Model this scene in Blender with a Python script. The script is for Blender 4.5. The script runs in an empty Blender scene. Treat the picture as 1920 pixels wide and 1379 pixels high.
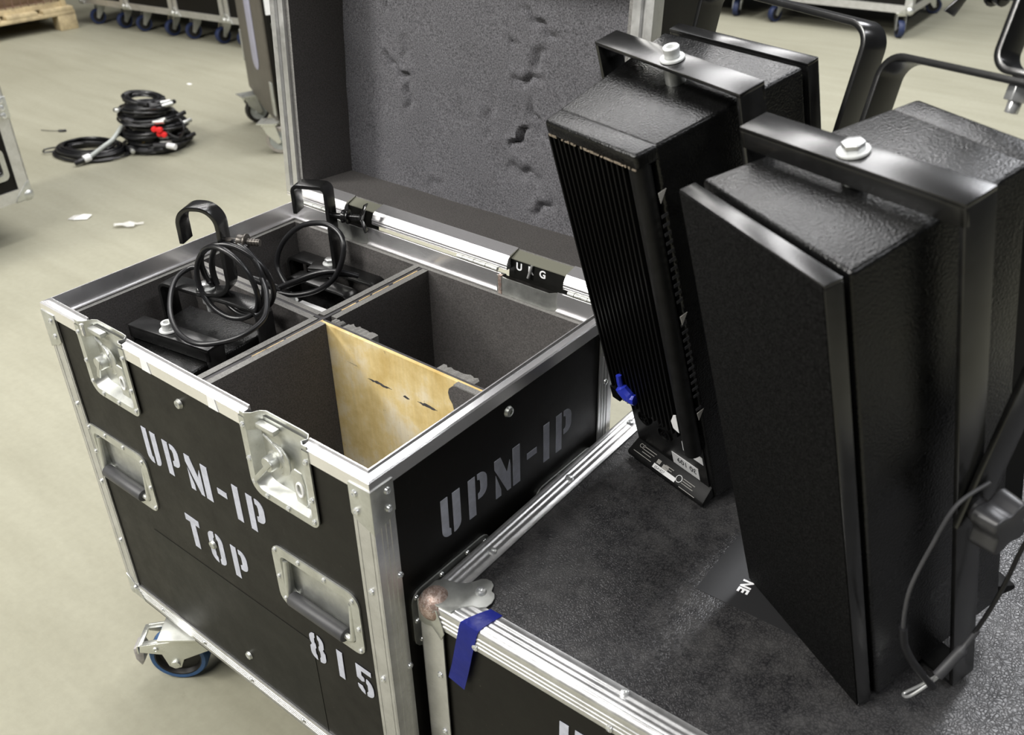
import bpy, bmesh, math, random
from mathutils import Vector, Matrix, Euler
R = math.radians
PI = math.pi
scn = bpy.context.scene
col = scn.collection
rnd = random.Random(7)

# ------------------------------------------------------------------ camera
cd = bpy.data.cameras.new('camera')
cam = bpy.data.objects.new('camera', cd); col.objects.link(cam)
cam.location = (1.31784, -0.51895, 1.37599)
cam.rotation_euler = (1.00885, 0.016591, 0.673265)
cd.sensor_fit = 'HORIZONTAL'; cd.sensor_width = 36.0
cd.lens = 1762.81 / 1920 * 36
cd.clip_start = 0.02; cd.clip_end = 100
cd.dof.use_dof = True; cd.dof.focus_distance = 1.33; cd.dof.aperture_fstop = 7.1
scn.camera = cam
scn.view_settings.view_transform = 'Standard'
scn.view_settings.look = 'None'
scn.view_settings.gamma = 1.0
scn.view_settings.exposure = -0.10
scn.view_settings.use_curve_mapping = False

# ------------------------------------------------------------------ light
w = bpy.data.worlds.new('hall_ambient'); scn.world = w; w.use_nodes = True
w.node_tree.nodes['Background'].inputs[0].default_value = (0.93, 0.97, 1.0, 1)
w.node_tree.nodes['Background'].inputs[1].default_value = 0.06

def area(name, loc, target, sx, sy, power, color=(1, 1, 1)):
    l = bpy.data.lights.new(name, 'AREA'); l.shape = 'RECTANGLE'
    l.size = sx; l.size_y = sy; l.energy = power; l.color = color
    o = bpy.data.objects.new(name, l); col.objects.link(o)
    o.location = loc
    d = Vector(target) - Vector(loc)
    o.rotation_euler = d.to_track_quat('-Z', 'Y').to_euler()
    return o

area('lamp_front_left', (-2.7, -3.5, 3.3), (0.35, 0.24, 0.7), 0.85, 0.85, 185, (1, 0.98, 0.93))
def row(name, loc, sx, sy, power, c):
    l = area(name, loc, (loc[0], loc[1], 0), sx, sy, power, c); l.rotation_euler = (0, 0, 0)
row('fill_row_front', (-0.8, -2.4, 4.5), 5.0, 0.6, 380, (1, 0.98, 0.94))  # soft fill added in front to brighten the plywood compartment
row('ceiling_row_left', (-4.2, 2.6, 4.5), 0.6, 7.0, 150, (1, 0.98, 0.95))
row('ceiling_row_centre_left', (-2.5, 3.4, 4.5), 0.5, 5.5, 170, (1, 0.98, 0.97))
row('ceiling_row_middle', (-0.9, 3.4, 4.5), 0.65, 5.5, 170, (1, 0.99, 0.99))
row('fill_row_far_right', (4.2, 1.5, 4.5), 0.5, 5.0, 190, (0.97, 0.98, 1.0))  # unseen fill added to lift the stencilled right side panel
row('ceiling_row_right', (1.1, 4.6, 4.5), 0.8, 4.5, 270, (0.96, 0.97, 1.0))

# ------------------------------------------------------------------ materials
def new_mat(name):
    m = bpy.data.materials.new(name); m.use_nodes = True
    nt = m.node_tree
    b = nt.nodes['Principled BSDF']
    return m, nt, b

def node(nt, t, **kw):
    n = nt.nodes.new(t)
    for k, v in kw.items(): setattr(n, k, v)
    return n

def texco(nt, scale=(1, 1, 1)):
    tc = node(nt, 'ShaderNodeTexCoord'); mp = node(nt, 'ShaderNodeMapping')
    mp.inputs['Scale'].default_value = scale
    nt.links.new(tc.outputs['Object'], mp.inputs['Vector'])
    return mp.outputs['Vector']

def noise(nt, vec, scale, detail=4, rough=0.55):
    n = node(nt, 'ShaderNodeTexNoise'); n.inputs['Scale'].default_value = scale
    n.inputs['Detail'].default_value = detail; n.inputs['Roughness'].default_value = rough
    nt.links.new(vec, n.inputs['Vector'])
    return n.outputs['Fac']

def ramp(nt, fac, stops):
    r = node(nt, 'ShaderNodeValToRGB')
    e = r.color_ramp.elements
    while len(e) < len(stops): e.new(0.5)
    for el, (p, c) in zip(e, stops):
        el.position = p
        el.color = (*c, 1) if hasattr(c, '__len__') else (c, c, c, 1)
    nt.links.new(fac, r.inputs['Fac'])
    return r.outputs['Color']

def mix(nt, fac, a, b, mode='MIX'):
    m = node(nt, 'ShaderNodeMix', data_type='RGBA', blend_type=mode)
    for sock, v in ((m.inputs[0], fac), (m.inputs[6], a), (m.inputs[7], b)):
        if hasattr(v, 'node'): nt.links.new(v, sock)
        elif hasattr(v, '__len__'): sock.default_value = (*v, 1)
        else: sock.default_value = v
    return m.outputs[2]

def bump(nt, b, h, strength, dist):
    bp = node(nt, 'ShaderNodeBump'); bp.inputs['Strength'].default_value = strength
    bp.inputs['Distance'].default_value = dist
    nt.links.new(h, bp.inputs['Height']); nt.links.new(bp.outputs['Normal'], b.inputs['Normal'])

def plain(name, c, rough=0.5, metal=0.0, spec=0.5, var=0.0, vscale=30, bmp=0.0, bscale=200, bdist=0.001):
    m, nt, b = new_mat(name)
    b.inputs['Roughness'].default_value = rough; b.inputs['Metallic'].default_value = metal
    b.inputs['Specular IOR Level'].default_value = spec
    if var:
        f = noise(nt, texco(nt), vscale, 6, 0.65)
        lo = tuple(x * (1 - var) for x in c); hi = tuple(min(1, x * (1 + var)) for x in c)
        nt.links.new(ramp(nt, f, [(0.3, lo), (0.7, hi)]), b.inputs['Base Color'])
    else:
        b.inputs['Base Color'].default_value = (*c, 1)
    if bmp:
        bump(nt, b, noise(nt, texco(nt), bscale, 3, 0.6), bmp, bdist)
    return m

def mat_floor():
    m, nt, b = new_mat('sealed_floor')
    v = texco(nt)
    big = noise(nt, v, 0.9, 6, 0.6); fine = noise(nt, v, 55, 5, 0.7)
    str_ = noise(nt, texco(nt, (1.0, 7.0, 1)), 1.6, 6, 0.65)
    c = ramp(nt, big, [(0.3, (0.25, 0.241, 0.178)), (0.72, (0.30, 0.291, 0.223))])
    c = mix(nt, 0.45, c, ramp(nt, str_, [(0.3, (0.222, 0.211, 0.155)), (0.62, (0.30, 0.29, 0.223))]))
    c = mix(nt, 0.35, c, ramp(nt, fine, [(0.3, 0.72), (0.65, 1.0)]), 'MULTIPLY')
    spots = noise(nt, v, 9, 8, 0.75)
    c = mix(nt, ramp(nt, spots, [(0.66, 0.0), (0.76, 0.55)]), c, (0.18, 0.165, 0.12))
    nt.links.new(c, b.inputs['Base Color'])
    nt.links.new(ramp(nt, big, [(0.3, 0.5), (0.7, 0.68)]), b.inputs['Roughness'])
    b.inputs['Specular IOR Level'].default_value = 0.3
    bump(nt, b, fine, 0.12, 0.002)
    return m

def mat_metal(name, c, rough, scratch=(1, 1, 1), var=0.22, dirt=0.0, bmp=0.03):
    m, nt, b = new_mat(name)
    b.inputs['Metallic'].default_value = 0.85
    v = texco(nt)
    f = noise(nt, v, 28, 8, 0.72)
    s = noise(nt, texco(nt, scratch), 90, 5, 0.7)
    col_ = ramp(nt, f, [(0.28, tuple(x * (1 - var) for x in c)), (0.7, tuple(min(1, x * (1 + var * .4)) for x in c))])
    if dirt:
        d = noise(nt, v, 70, 8, 0.8)
        col_ = mix(nt, ramp(nt, d, [(0.58, 0.0), (0.72, dirt)]), col_, (0.13, 0.12, 0.11))
    nt.links.new(col_, b.inputs['Base Color'])
    nt.links.new(ramp(nt, f, [(0.3, max(0.05, rough - 0.07)), (0.7, rough + 0.10)]), b.inputs['Roughness'])
    if bmp: bump(nt, b, s, bmp, 0.0005)
    return m

def mat_laminate(name, c, rough=0.42, scuff=0.5):
    m, nt, b = new_mat(name)
    v = texco(nt)
    f = noise(nt, v, 14, 8, 0.72); sp = noise(nt, v, 190, 3, 0.6)
    sc = noise(nt, texco(nt, (14, 14, 3.0)), 4.5, 8, 0.8)
    cc = ramp(nt, f, [(0.3, tuple(x * 0.72 for x in c)), (0.72, tuple(x * 1.35 for x in c))])
    cc = mix(nt, ramp(nt, sc, [(0.60, 0.0), (0.74, scuff)]), cc, tuple(x * 2.6 + 0.018 for x in c))
    cc = mix(nt, ramp(nt, sp, [(0.73, 0.0), (0.77, 0.6)]), cc, (0.16, 0.14, 0.11))
    nt.links.new(cc, b.inputs['Base Color'])
    nt.links.new(ramp(nt, f, [(0.3, rough - 0.06), (0.7, rough + 0.12)]), b.inputs['Roughness'])
    b.inputs['Specular IOR Level'].default_value = 0.19
    bump(nt, b, noise(nt, v, 160, 3, 0.5), 0.08, 0.0008)
    return m

def mat_foam(name, c, speck=0.5):
    m, nt, b = new_mat(name)
    v = texco(nt)
    f = noise(nt, v, 420, 3, 0.7); g = noise(nt, v, 7, 6, 0.65); d = noise(nt, v, 22, 7, 0.6)
    cc = ramp(nt, f, [(0.32, tuple(x * (1 - speck) for x in c)), (0.72, tuple(x * (1 + speck) for x in c))])
    cc = mix(nt, 0.35, cc, ramp(nt, g, [(0.3, 0.62), (0.7, 1.0)]), 'MULTIPLY')
    nt.links.new(cc, b.inputs['Base Color'])
    b.inputs['Roughness'].default_value = 0.95; b.inputs['Specular IOR Level'].default_value = 0.12
    h = mix(nt, 0.55, f, d)
    bump(nt, b, h, 0.55, 0.003)
    return m

def mat_leather():
    m, nt, b = new_mat('grained_lid_covering')
    v = texco(nt)
    vo = node(nt, 'ShaderNodeTexVoronoi', feature='DISTANCE_TO_EDGE'); vo.inputs['Scale'].default_value = 260
    dn = node(nt, 'ShaderNodeTexNoise'); dn.inputs['Scale'].default_value = 90; nt.links.new(v, dn.inputs['Vector'])
    vv = mix(nt, 0.012, v, dn.outputs['Color']); nt.links.new(vv, vo.inputs['Vector'])
    cell = ramp(nt, vo.outputs['Distance'], [(0.0, 0.0), (0.22, 1.0)])
    dust = noise(nt, v, 6.5, 8, 0.68); d2 = noise(nt, v, 40, 6, 0.75)
    base = ramp(nt, cell, [(0.0, (0.008, 0.008, 0.009)), (1.0, (0.034, 0.033, 0.034))])
    dm = mix(nt, 0.5, dust, d2)
    c = mix(nt, ramp(nt, dm, [(0.46, 0.0), (0.76, 0.36)]), base, (0.17, 0.165, 0.16))
    nt.links.new(c, b.inputs['Base Color'])
    nt.links.new(ramp(nt, dust, [(0.3, 0.26), (0.7, 0.42)]), b.inputs['Roughness'])
    b.inputs['Specular IOR Level'].default_value = 0.5
    bump(nt, b, cell, 0.3, 0.0008)
    return m

def mat_paint():
    m, nt, b = new_mat('textured_black_paint')
    v = texco(nt)
    vo = node(nt, 'ShaderNodeTexVoronoi', feature='SMOOTH_F1'); vo.inputs['Scale'].default_value = 420; vo.inputs['Smoothness'].default_value = 0.6
    nt.links.new(v, vo.inputs['Vector'])
    f = mix(nt, 0.35, vo.outputs['Distance'], noise(nt, v, 600, 3, 0.6)); g = noise(nt, v, 25, 6, 0.7)
    nt.links.new(ramp(nt, g, [(0.3, 0.0025), (0.75, 0.0065)]), b.inputs['Base Color'])
    nt.links.new(ramp(nt, g, [(0.3, 0.24), (0.7, 0.34)]), b.inputs['Roughness'])
    b.inputs['Specular IOR Level'].default_value = 0.36
    bump(nt, b, f, 0.6, 0.0009)
    return m

def mat_ply():
    m, nt, b = new_mat('bare_yellow_plywood')
    v = texco(nt)
    g = noise(nt, texco(nt, (1, 1, 1)), 9, 7, 0.65); gr = noise(nt, texco(nt, (60, 60, 5)), 3, 5, 0.6)
    c = ramp(nt, g, [(0.34, (0.56, 0.385, 0.12)), (0.50, (0.74, 0.575, 0.27)), (0.62, (0.82, 0.72, 0.52))])
    c = mix(nt, 0.4, c, ramp(nt, gr, [(0.3, 0.75), (0.65, 1.0)]), 'MULTIPLY')
    s = noise(nt, v, 75, 8, 0.85)
    c = mix(nt, ramp(nt, s, [(0.615, 0.0), (0.67, 0.95)]), c, (0.06, 0.05, 0.04))
    s2 = noise(nt, texco(nt, (1.5, 1.5, 9)), 6, 8, 0.75)
    c = mix(nt, ramp(nt, s2, [(0.68, 0.0), (0.74, 0.8)]), c, (0.09, 0.075, 0.06))
    nt.links.new(c, b.inputs['Base Color']); b.inputs['Roughness'].default_value = 0.75
    bump(nt, b, gr, 0.15, 0.001)
    return m

def mat_rust():
    m, nt, b = new_mat('rusted_zinc')
    v = texco(nt)
    f = noise(nt, v, 110, 8, 0.75)
    c = ramp(nt, f, [(0.36, (0.46, 0.42, 0.39)), (0.47, (0.30, 0.19, 0.15)), (0.54, (0.62, 0.52, 0.47)), (0.62, (0.28, 0.16, 0.12)), (0.72, (0.52, 0.47, 0.44))])
    nt.links.new(c, b.inputs['Base Color']); b.inputs['Metallic'].default_value = 0.55
    nt.links.new(ramp(nt, f, [(0.3, 0.32), (0.7, 0.6)]), b.inputs['Roughness'])
    bump(nt, b, f, 0.4, 0.001)
    return m

def mat_grille():
    m, nt, b = new_mat('grille_foam')
    v = texco(nt)
    f = noise(nt, v, 520, 2, 0.6); g = noise(nt, v, 60, 4, 0.6)
    nt.links.new(ramp(nt, f, [(0.4, 0.001), (0.72, 0.010)]), b.inputs['Base Color'])
    b.inputs['Roughness'].default_value = 0.85; b.inputs['Specular IOR Level'].default_value = 0.1
    bump(nt, b, mix(nt, 0.4, f, g), 0.7, 0.003)
    return m

M = {}
M['floor'] = mat_floor()
M['alu'] = mat_metal('worn_aluminium', (0.66, 0.66, 0.66), 0.36, (1, 1, 1), 0.2, 0.35)
M['rim'] = plain('polished_rim_aluminium', (0.90, 0.89, 0.90), 0.27, 0.85, var=0.05, vscale=12)
M['zinc'] = mat_metal('galvanised_steel', (0.62, 0.63, 0.60), 0.40, (1, 1, 1), 0.25, 0.3)
M['bright'] = plain('bright_zinc_bolt', (0.75, 0.76, 0.76), 0.28, 0.8, var=0.1, vscale=80)
M['paleblt'] = plain('matt_zinc_bolt', (0.62, 0.63, 0.62), 0.5, 0.35, var=0.1, vscale=80)
M['lam'] = mat_laminate('dark_phenolic_board', (0.0058, 0.0052, 0.0045), 0.42)
M['lam2'] = mat_laminate('smooth_dark_strip', (0.0070, 0.0070, 0.0062), 0.42, 0.1)
M['foam'] = mat_foam('charcoal_foam', (0.098, 0.092, 0.089), 0.35)
M['foamcut'] = mat_foam('cut_foam_edge', (0.22, 0.215, 0.205), 0.25)
M['foamlid'] = mat_foam('speckled_lid_foam', (0.13, 0.128, 0.138), 0.6)
M['leather'] = mat_leather()
M['paint'] = mat_paint()
M['smooth'] = plain('satin_black_steel', (0.009, 0.009, 0.009), 0.23, 0.0, 0.6, var=0.4, vscale=40, bmp=0.06, bscale=300, bdist=0.0006)
M['dull'] = plain('dull_black_steel', (0.008, 0.008, 0.008), 0.5, 0.0, 0.2, var=0.4, vscale=60)
M['darkbolt'] = plain('bronze_dark_bolt', (0.10, 0.09, 0.08), 0.35, 0.6, var=0.2, vscale=60)
M['worn'] = plain('worn_paint_edge', (0.20, 0.165, 0.125), 0.6, var=0.5, vscale=120)
M['fin'] = plain('black_anodised_fins', (0.003, 0.003, 0.003), 0.5, 0.0, 0.18)
M['ply'] = mat_ply()
M['plyedge'] = plain('split_plywood_edge', (0.62, 0.45, 0.22), 0.8, var=0.4, vscale=60)
M['plydark'] = plain('dirty_plywood_edge', (0.055, 0.052, 0.055), 0.75, var=0.4, vscale=60, bmp=0.3, bscale=150)
M['white'] = plain('stencil_paint', (0.47, 0.485, 0.56), 0.6, var=0.16, vscale=70)
M['label'] = plain('white_label', (0.80, 0.80, 0.80), 0.5, var=0.06, vscale=40)
M['print'] = plain('label_print', (0.30, 0.29, 0.27), 0.6)
M['ink'] = plain('dark_ink', (0.04, 0.04, 0.045), 0.6)
M['rubber'] = plain('black_cable_rubber', (0.009, 0.009, 0.010), 0.32, 0, 0.5)
M['rubberg'] = plain('grey_grip_rubber', (0.045, 0.045, 0.048), 0.5, var=0.2, vscale=40)
M['knob'] = plain('grey_black_plastic', (0.03, 0.03, 0.032), 0.38)
M['rust'] = mat_rust()
M['grille'] = mat_grille()
M['tape'] = plain('blue_tape', (0.018, 0.03, 0.32), 0.28, 0, 0.5, var=0.12, vscale=30, bmp=0.3, bscale=60, bdist=0.002)
M['bluetyre'] = plain('blue_rubber_tyre', (0.035, 0.10, 0.24), 0.5, var=0.12, vscale=50)
M['navytyre'] = plain('dark_blue_tyre', (0.012, 0.022, 0.07), 0.55)
M['hub'] = plain('black_wheel_hub', (0.015, 0.014, 0.013), 0.5)
M['paletyre'] = plain('pale_grey_tyre', (0.36, 0.33, 0.29), 0.6, var=0.15, vscale=50)
M['pedal'] = plain('worn_pedal_metal', (0.40, 0.38, 0.38), 0.5, 0.4, var=0.3, vscale=80)
M['fork'] = mat_metal('pressed_caster_zinc', (0.78, 0.79, 0.74), 0.3, (1, 1, 1), 0.1, 0.1)
M['wood'] = plain('pallet_wood', (0.42, 0.34, 0.20), 0.8, var=0.35, vscale=14, bmp=0.3, bscale=40, bdist=0.003)
M['wire'] = plain('rusty_wire', (0.16, 0.10, 0.07), 0.6, 0.4, var=0.4, vscale=40)
M['red'] = plain('red_connector', (0.75, 0.02, 0.02), 0.4)
M['yellow'] = plain('yellow_band', (0.65, 0.42, 0.05), 0.5)
M['sleeve'] = plain('grey_sleeve', (0.36, 0.38, 0.36), 0.55, var=0.15, vscale=60)
M['paper'] = plain('paper_scrap', (0.86, 0.85, 0.82), 0.7, bmp=0.3, bscale=50, bdist=0.004)
M['grey'] = plain('grey_brown_plastic', (0.105, 0.095, 0.078), 0.55, var=0.12, vscale=12)
M['recess'] = plain('pale_violet_recess', (0.36, 0.36, 0.46), 0.45, var=0.1, vscale=12)
M['sticker'] = plain('smooth_black_sticker', (0.020, 0.020, 0.021), 0.4, bmp=0.05, bscale=60)
M['whitetxt'] = plain('white_print', (0.85, 0.85, 0.87), 0.5)
M['olive'] = plain('olive_dish_floor', (0.16, 0.16, 0.125), 0.6)  # one even olive tone for the catch dish floors

# ------------------------------------------------------------------ mesh builder
class MB:
    def __init__(s): s.bm = bmesh.new()
    def _x(s, geom, mat4):
        if mat4 is not None: bmesh.ops.transform(s.bm, matrix=mat4, verts=geom)
        return s
    def box(s, x0, x1, y0, y1, z0, z1, m=None):
        v = [s.bm.verts.new(p) for p in ((x0, y0, z0), (x1, y0, z0), (x1, y1, z0), (x0, y1, z0), (x0, y0, z1), (x1, y0, z1), (x1, y1, z1), (x0, y1, z1))]
        for f in ((3, 2, 1, 0), (4, 5, 6, 7), (0, 1, 5, 4), (1, 2, 6, 5), (2, 3, 7, 6), (3, 0, 4, 7)): s.bm.faces.new([v[i] for i in f])
        return s._x(v, m)
    def hexa(s, bot, top, m=None):
        v = [s.bm.verts.new(p) for p in list(bot) + list(top)]
        n = len(bot)
        s.bm.faces.new(v[:n][::-1]); s.bm.faces.new(v[n:])
        for i in range(n): s.bm.faces.new((v[i], v[(i + 1) % n], v[n + (i + 1) % n], v[n + i]))
        return s._x(v, m)
    def prism(s, poly, a, b, axis='z', m=None):
        # poly of 2D points extruded from a to b along an axis
        def P(p, h):
            return {'z': (p[0], p[1], h), 'y': (p[0], h, p[1]), 'x': (h, p[0], p[1])}[axis]
        return s.hexa([P(p, a) for p in poly], [P(p, b) for p in poly], m)
    def cyl(s, p0, p1, r0, r1=None, n=20, cap=True):
        r1 = r0 if r1 is None else r1
        p0 = Vector(p0); p1 = Vector(p1); d = (p1 - p0).normalized()
        a = d.orthogonal().normalized(); b = d.cross(a)
        A = [s.bm.verts.new(p0 + r0 * (a * math.cos(2 * PI * i / n) + b * math.sin(2 * PI * i / n))) for i in range(n)]
        B = [s.bm.verts.new(p1 + r1 * (a * math.cos(2 * PI * i / n) + b * math.sin(2 * PI * i / n))) for i in range(n)]
        for i in range(n): s.bm.faces.new((A[i], A[(i + 1) % n], B[(i + 1) % n], B[i]))
        if cap: s.bm.faces.new(A[::-1]); s.bm.faces.new(B)
        return s
    def lathe(s, prof, o=(0, 0, 0), axis=(0, 0, 1), n=24):
        # prof: list of (radius, height)
        d = Vector(axis).normalized(); a = d.orthogonal().normalized(); b = d.cross(a); o = Vector(o)
        rings = []
        for r, h in prof:
            if r < 1e-6: rings.append([s.bm.verts.new(o + d * h)])
            else: rings.append([s.bm.verts.new(o + d * h + r * (a * math.cos(2 * PI * i / n) + b * math.sin(2 * PI * i / n))) for i in range(n)])
        for A, B in zip(rings, rings[1:]):
            for i in range(n):
                j = (i + 1) % n
                if len(A) == 1 and len(B) == 1: continue
                if len(A) == 1: s.bm.faces.new((A[0], B[j], B[i]))
                elif len(B) == 1: s.bm.faces.new((A[i], A[j], B[0]))
                else: s.bm.faces.new((A[i], A[j], B[j], B[i]))
        return s
    def tube(s, pts, r, n=10, closed=False, flat=None):
        pts = [Vector(p) for p in pts]
        N = len(pts); T = []
        for i in range(N):
            if closed: t = pts[(i + 1) % N] - pts[i - 1]
            else: t = pts[min(i + 1, N - 1)] - pts[max(i - 1, 0)]
            T.append(t.normalized())
        a = T[0].orthogonal().normalized()
        if flat is not None: a = (Vector(flat) - T[0] * T[0].dot(Vector(flat))).normalized()
        rings = []
        for i in range(N):
            a = a - T[i] * a.dot(T[i]); a.normalize(); b = T[i].cross(a)
            rr = r[i] if hasattr(r, '__len__') else r
            rings.append([s.bm.verts.new(pts[i] + rr * (a * math.cos(2 * PI * k / n) + b * math.sin(2 * PI * k / n))) for k in range(n)])
        rg = list(zip(rings, rings[1:])) + ([(rings[-1], rings[0])] if closed else [])
        for A, B in rg:
            for k in range(n): s.bm.faces.new((A[k], A[(k + 1) % n], B[(k + 1) % n], B[k]))
        if not closed: s.bm.faces.new(rings[0][::-1]); s.bm.faces.new(rings[-1])
        return s
    def strip(s, pts, wdir, hw, th):
        # flat bar: path pts, width along wdir (half width hw), thickness th
        pts = [Vector(p) for p in pts]; wv = Vector(wdir).normalized(); N = len(pts); rings = []
        for i in range(N):
            t = (pts[min(i + 1, N - 1)] - pts[max(i - 1, 0)]).normalized(); nn = t.cross(wv).normalized()
            c = pts[i]
            rings.append([s.bm.verts.new(c + wv * (sx * hw) + nn * (sy * th / 2)) for sx, sy in ((-1, -1), (1, -1), (1, 1), (-1, 1))])
        for A, B in zip(rings, rings[1:]):
            for k in range(4): s.bm.faces.new((A[k], A[(k + 1) % 4], B[(k + 1) % 4], B[k]))
        s.bm.faces.new(rings[0][::-1]); s.bm.faces.new(rings[-1])
        return s
    def build(s, name, mat, parent=None, bevel=0.0, seg=2, smooth=False, loc=None, rot=None, label=None):
        bm = s.bm
        bmesh.ops.recalc_face_normals(bm, faces=bm.faces)
        if bevel:
            ed = [e for e in bm.edges if len(e.link_faces) == 2 and e.calc_face_angle(0) > R(28)]
            bmesh.ops.bevel(bm, geom=ed, offset=bevel, segments=seg, affect='EDGES', clamp_overlap=True, profile=0.5)
        me = bpy.data.meshes.new(name); bm.to_mesh(me); bm.free()
        if smooth or bevel:
            me.polygons.foreach_set('use_smooth', [True] * len(me.polygons))
            if hasattr(me, 'set_sharp_from_angle'): me.set_sharp_from_angle(angle=R(40))
        for mm in (mat if isinstance(mat, (list, tuple)) else [mat]): me.materials.append(mm)
        o = bpy.data.objects.new(name, me); col.objects.link(o)
        if parent is not None: o.parent = parent
        if loc is not None: o.location = loc
        if rot is not None: o.rotation_euler = rot
        if label: o['label'] = label
        return o

def thing(name, label, cat, loc=(0, 0, 0), rot=(0, 0, 0), group=None, matrix=None):
    o = bpy.data.objects.new(name, None); col.objects.link(o)
    o.empty_display_size = 0.05
    if matrix is not None: o.matrix_world = matrix
    else: o.location = loc; o.rotation_euler = rot
    o['label'] = label; o['category'] = cat
    if group: o['group'] = group
    return o

def tag(o, label, cat, group=None):
    o['label'] = label; o['category'] = cat
    if group: o['group'] = group
    return o

def share(src, name, parent, loc, rot=(0, 0, 0), scale=None):
    o = src.copy(); o.name = name; o.parent = parent; o.location = loc; o.rotation_euler = rot
    if scale: o.scale = scale
    col.objects.link(o); return o

def smooth_path(P, k=8, closed=False):
    P = [Vector(p) for p in P]; out = []; N = len(P)
    rng = range(N) if closed else range(N - 1)
    for i in rng:
        if closed: a, b, c, d = P[i - 1], P[i], P[(i + 1) % N], P[(i + 2) % N]
        else: a, b, c, d = P[max(i - 1, 0)], P[i], P[i + 1], P[min(i + 2, N - 1)]
        for j in range(k):
            t = j / k
            out.append(0.5 * ((2 * b) + (c - a) * t + (2 * a - 5 * b + 4 * c - d) * t * t + (3 * b - a - 3 * c + d) * t ** 3))
    if not closed: out.append(P[-1])
    return out

def arc(cx, cy, rx, ry, a0, a1, n=7):
    return [(cx + rx * math.cos(R(a0 + (a1 - a0) * i / (n - 1))), cy + ry * math.sin(R(a0 + (a1 - a0) * i / (n - 1)))) for i in range(n)]

def rrect(x0, x1, y0, y1, r, n=5):
    return arc(x1 - r, y1 - r, r, r, 0, 90, n) + arc(x0 + r, y1 - r, r, r, 90, 180, n) + arc(x0 + r, y0 + r, r, r, 180, 270, n) + arc(x1 - r, y0 + r, r, r, 270, 360, n)

def fillet_path(P, r, n=6):
    # polyline with rounded corners
    P = [Vector(p) for p in P]; out = [P[0]]
    for i in range(1, len(P) - 1):
        a = (P[i - 1] - P[i]).normalized(); b = (P[i + 1] - P[i]).normalized()
        ang = a.angle(b); d = r / math.tan(ang / 2)
        p0 = P[i] + a * d; p1 = P[i] + b * d
        c = P[i] + (a + b).normalized() * (r / math.sin(ang / 2))
        u = p0 - c; v = p1 - c; tot = u.angle(v)
        for j in range(n + 1):
            t = j / n
            out.append(c + (u * math.sin((1 - t) * tot) + v * math.sin(t * tot)) / math.sin(tot))
    out.append(P[-1]); return out

def frame_xf(o, rx, up):
    rx = Vector(rx).normalized(); up = Vector(up).normalized(); n = rx.cross(up)
    return Matrix(((rx.x, up.x, n.x, o[0]), (rx.y, up.y, n.y, o[1]), (rx.z, up.z, n.z, o[2]), (0, 0, 0, 1)))

# ---- stencil alphabet: letters split by stencil bridges, height 1
GL = {}
GL['U'] = (0.56, [[(0, 1)] + arc(.2, .2, .2, .2, 180, 270) + [(.25, 0), (.25, .16), (.2, .2), (.2, 1)],
                  [(.34, 1), (.34, 0.0)] + arc(.36, .2, .2, .2, 280, 360) + [(.56, 1)]])
GL['P'] = (0.58, [[(0, 0), (.21, 0), (.21, 1), (0, 1)],
                  [(.29, 1)] + arc(.36, .78, .22, .22, 90, 0) + arc(.36, .58, .22, .22, 0, -90) + [(.29, .36), (.29, .5), (.35, .52), (.375, .58), (.375, .77), (.35, .84), (.29, .86)]])
GL['M'] = (0.84, [[(0.02, 0), (.19, 0), (.19, .17), (.03, .62)], [(0, 1), (.2, 1), (.40, .50), (.50, .78), (.52, .60), (.52, .0), (.40, .0), (.0, .78)], [(.60, 0), (.84, 0), (.84, 1), (.60, 1)]])
GL['-'] = (0.34, [[(0, .42), (.34, .42), (.34, .58), (0, .58)]])
GL['1'] = (0.21, [[(0, 0), (.21, 0), (.21, 1), (0, 1)]])
GL['T'] = (0.56, [[(0, .8), (.17, .8), (.17, 0), (.39, 0), (.39, .8), (.56, .8), (.56, 1), (0, 1)]])
GL['O'] = (0.58, [arc(.25, .78, .25, .22, 90, 180) + arc(.25, .22, .25, .22, 180, 270) + [(.25, .16), (.2, .22), (.2, .78), (.25, .84)],
                  arc(.33, .22, .25, .22, 270, 360) + arc(.33, .78, .25, .22, 0, 90) + [(.33, .84), (.38, .78), (.38, .22), (.33, .16)]])
GL['8'] = (0.58, [arc(.24, .78, .22, .22, 90, 180) + [(.03, .62), (.08, .53), (.0, .42)] + arc(.24, .22, .24, .22, 180, 270) + [(.24, .15), (.2, .22), (.2, .4), (.24, .46), (.24, .58), (.2, .64), (.2, .8), (.24, .86)],
                  arc(.34, .22, .24, .22, 270, 360) + [(.58, .42), (.5, .53), (.55, .62)] + arc(.34, .78, .22, .22, 0, 90) + [(.34, .86), (.38, .8), (.38, .64), (.34, .58), (.34, .46), (.38, .4), (.38, .22), (.34, .15)]])
GL['5'] = (0.58, [[(0, .5), (.17, .44), (.27, .5), (.27, .6), (.18, .66), (.18, .84), (.54, .84), (.54, 1), (0, 1)],
                  [(.34, .64)] + arc(.34, .34, .24, .3, 80, 0) + arc(.34, .24, .24, .24, 0, -90) + [(.32, .0), (.32, .13), (.37, .2), (.37, .42), (.32, .5)],
                  [(0, .26), (.17, .26), (.25, .13), (.25, 0), (.12, .04), (.02, .14)]])

def stencil(word, o, rx, up, h, gap, name, parent, wscale=1.0):
    mb = MB(); x = 0.0; xf = frame_xf(o, rx, up)
    for ch in word:
        wd, polys = GL[ch]
        for p in polys:
            mb.prism([((x + q[0] * h * wscale), q[1] * h) for q in p], 0.0, 0.0006, 'z', xf)
        x += wd * h * wscale + gap
    return mb.build(name, M['white'], parent)

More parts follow.
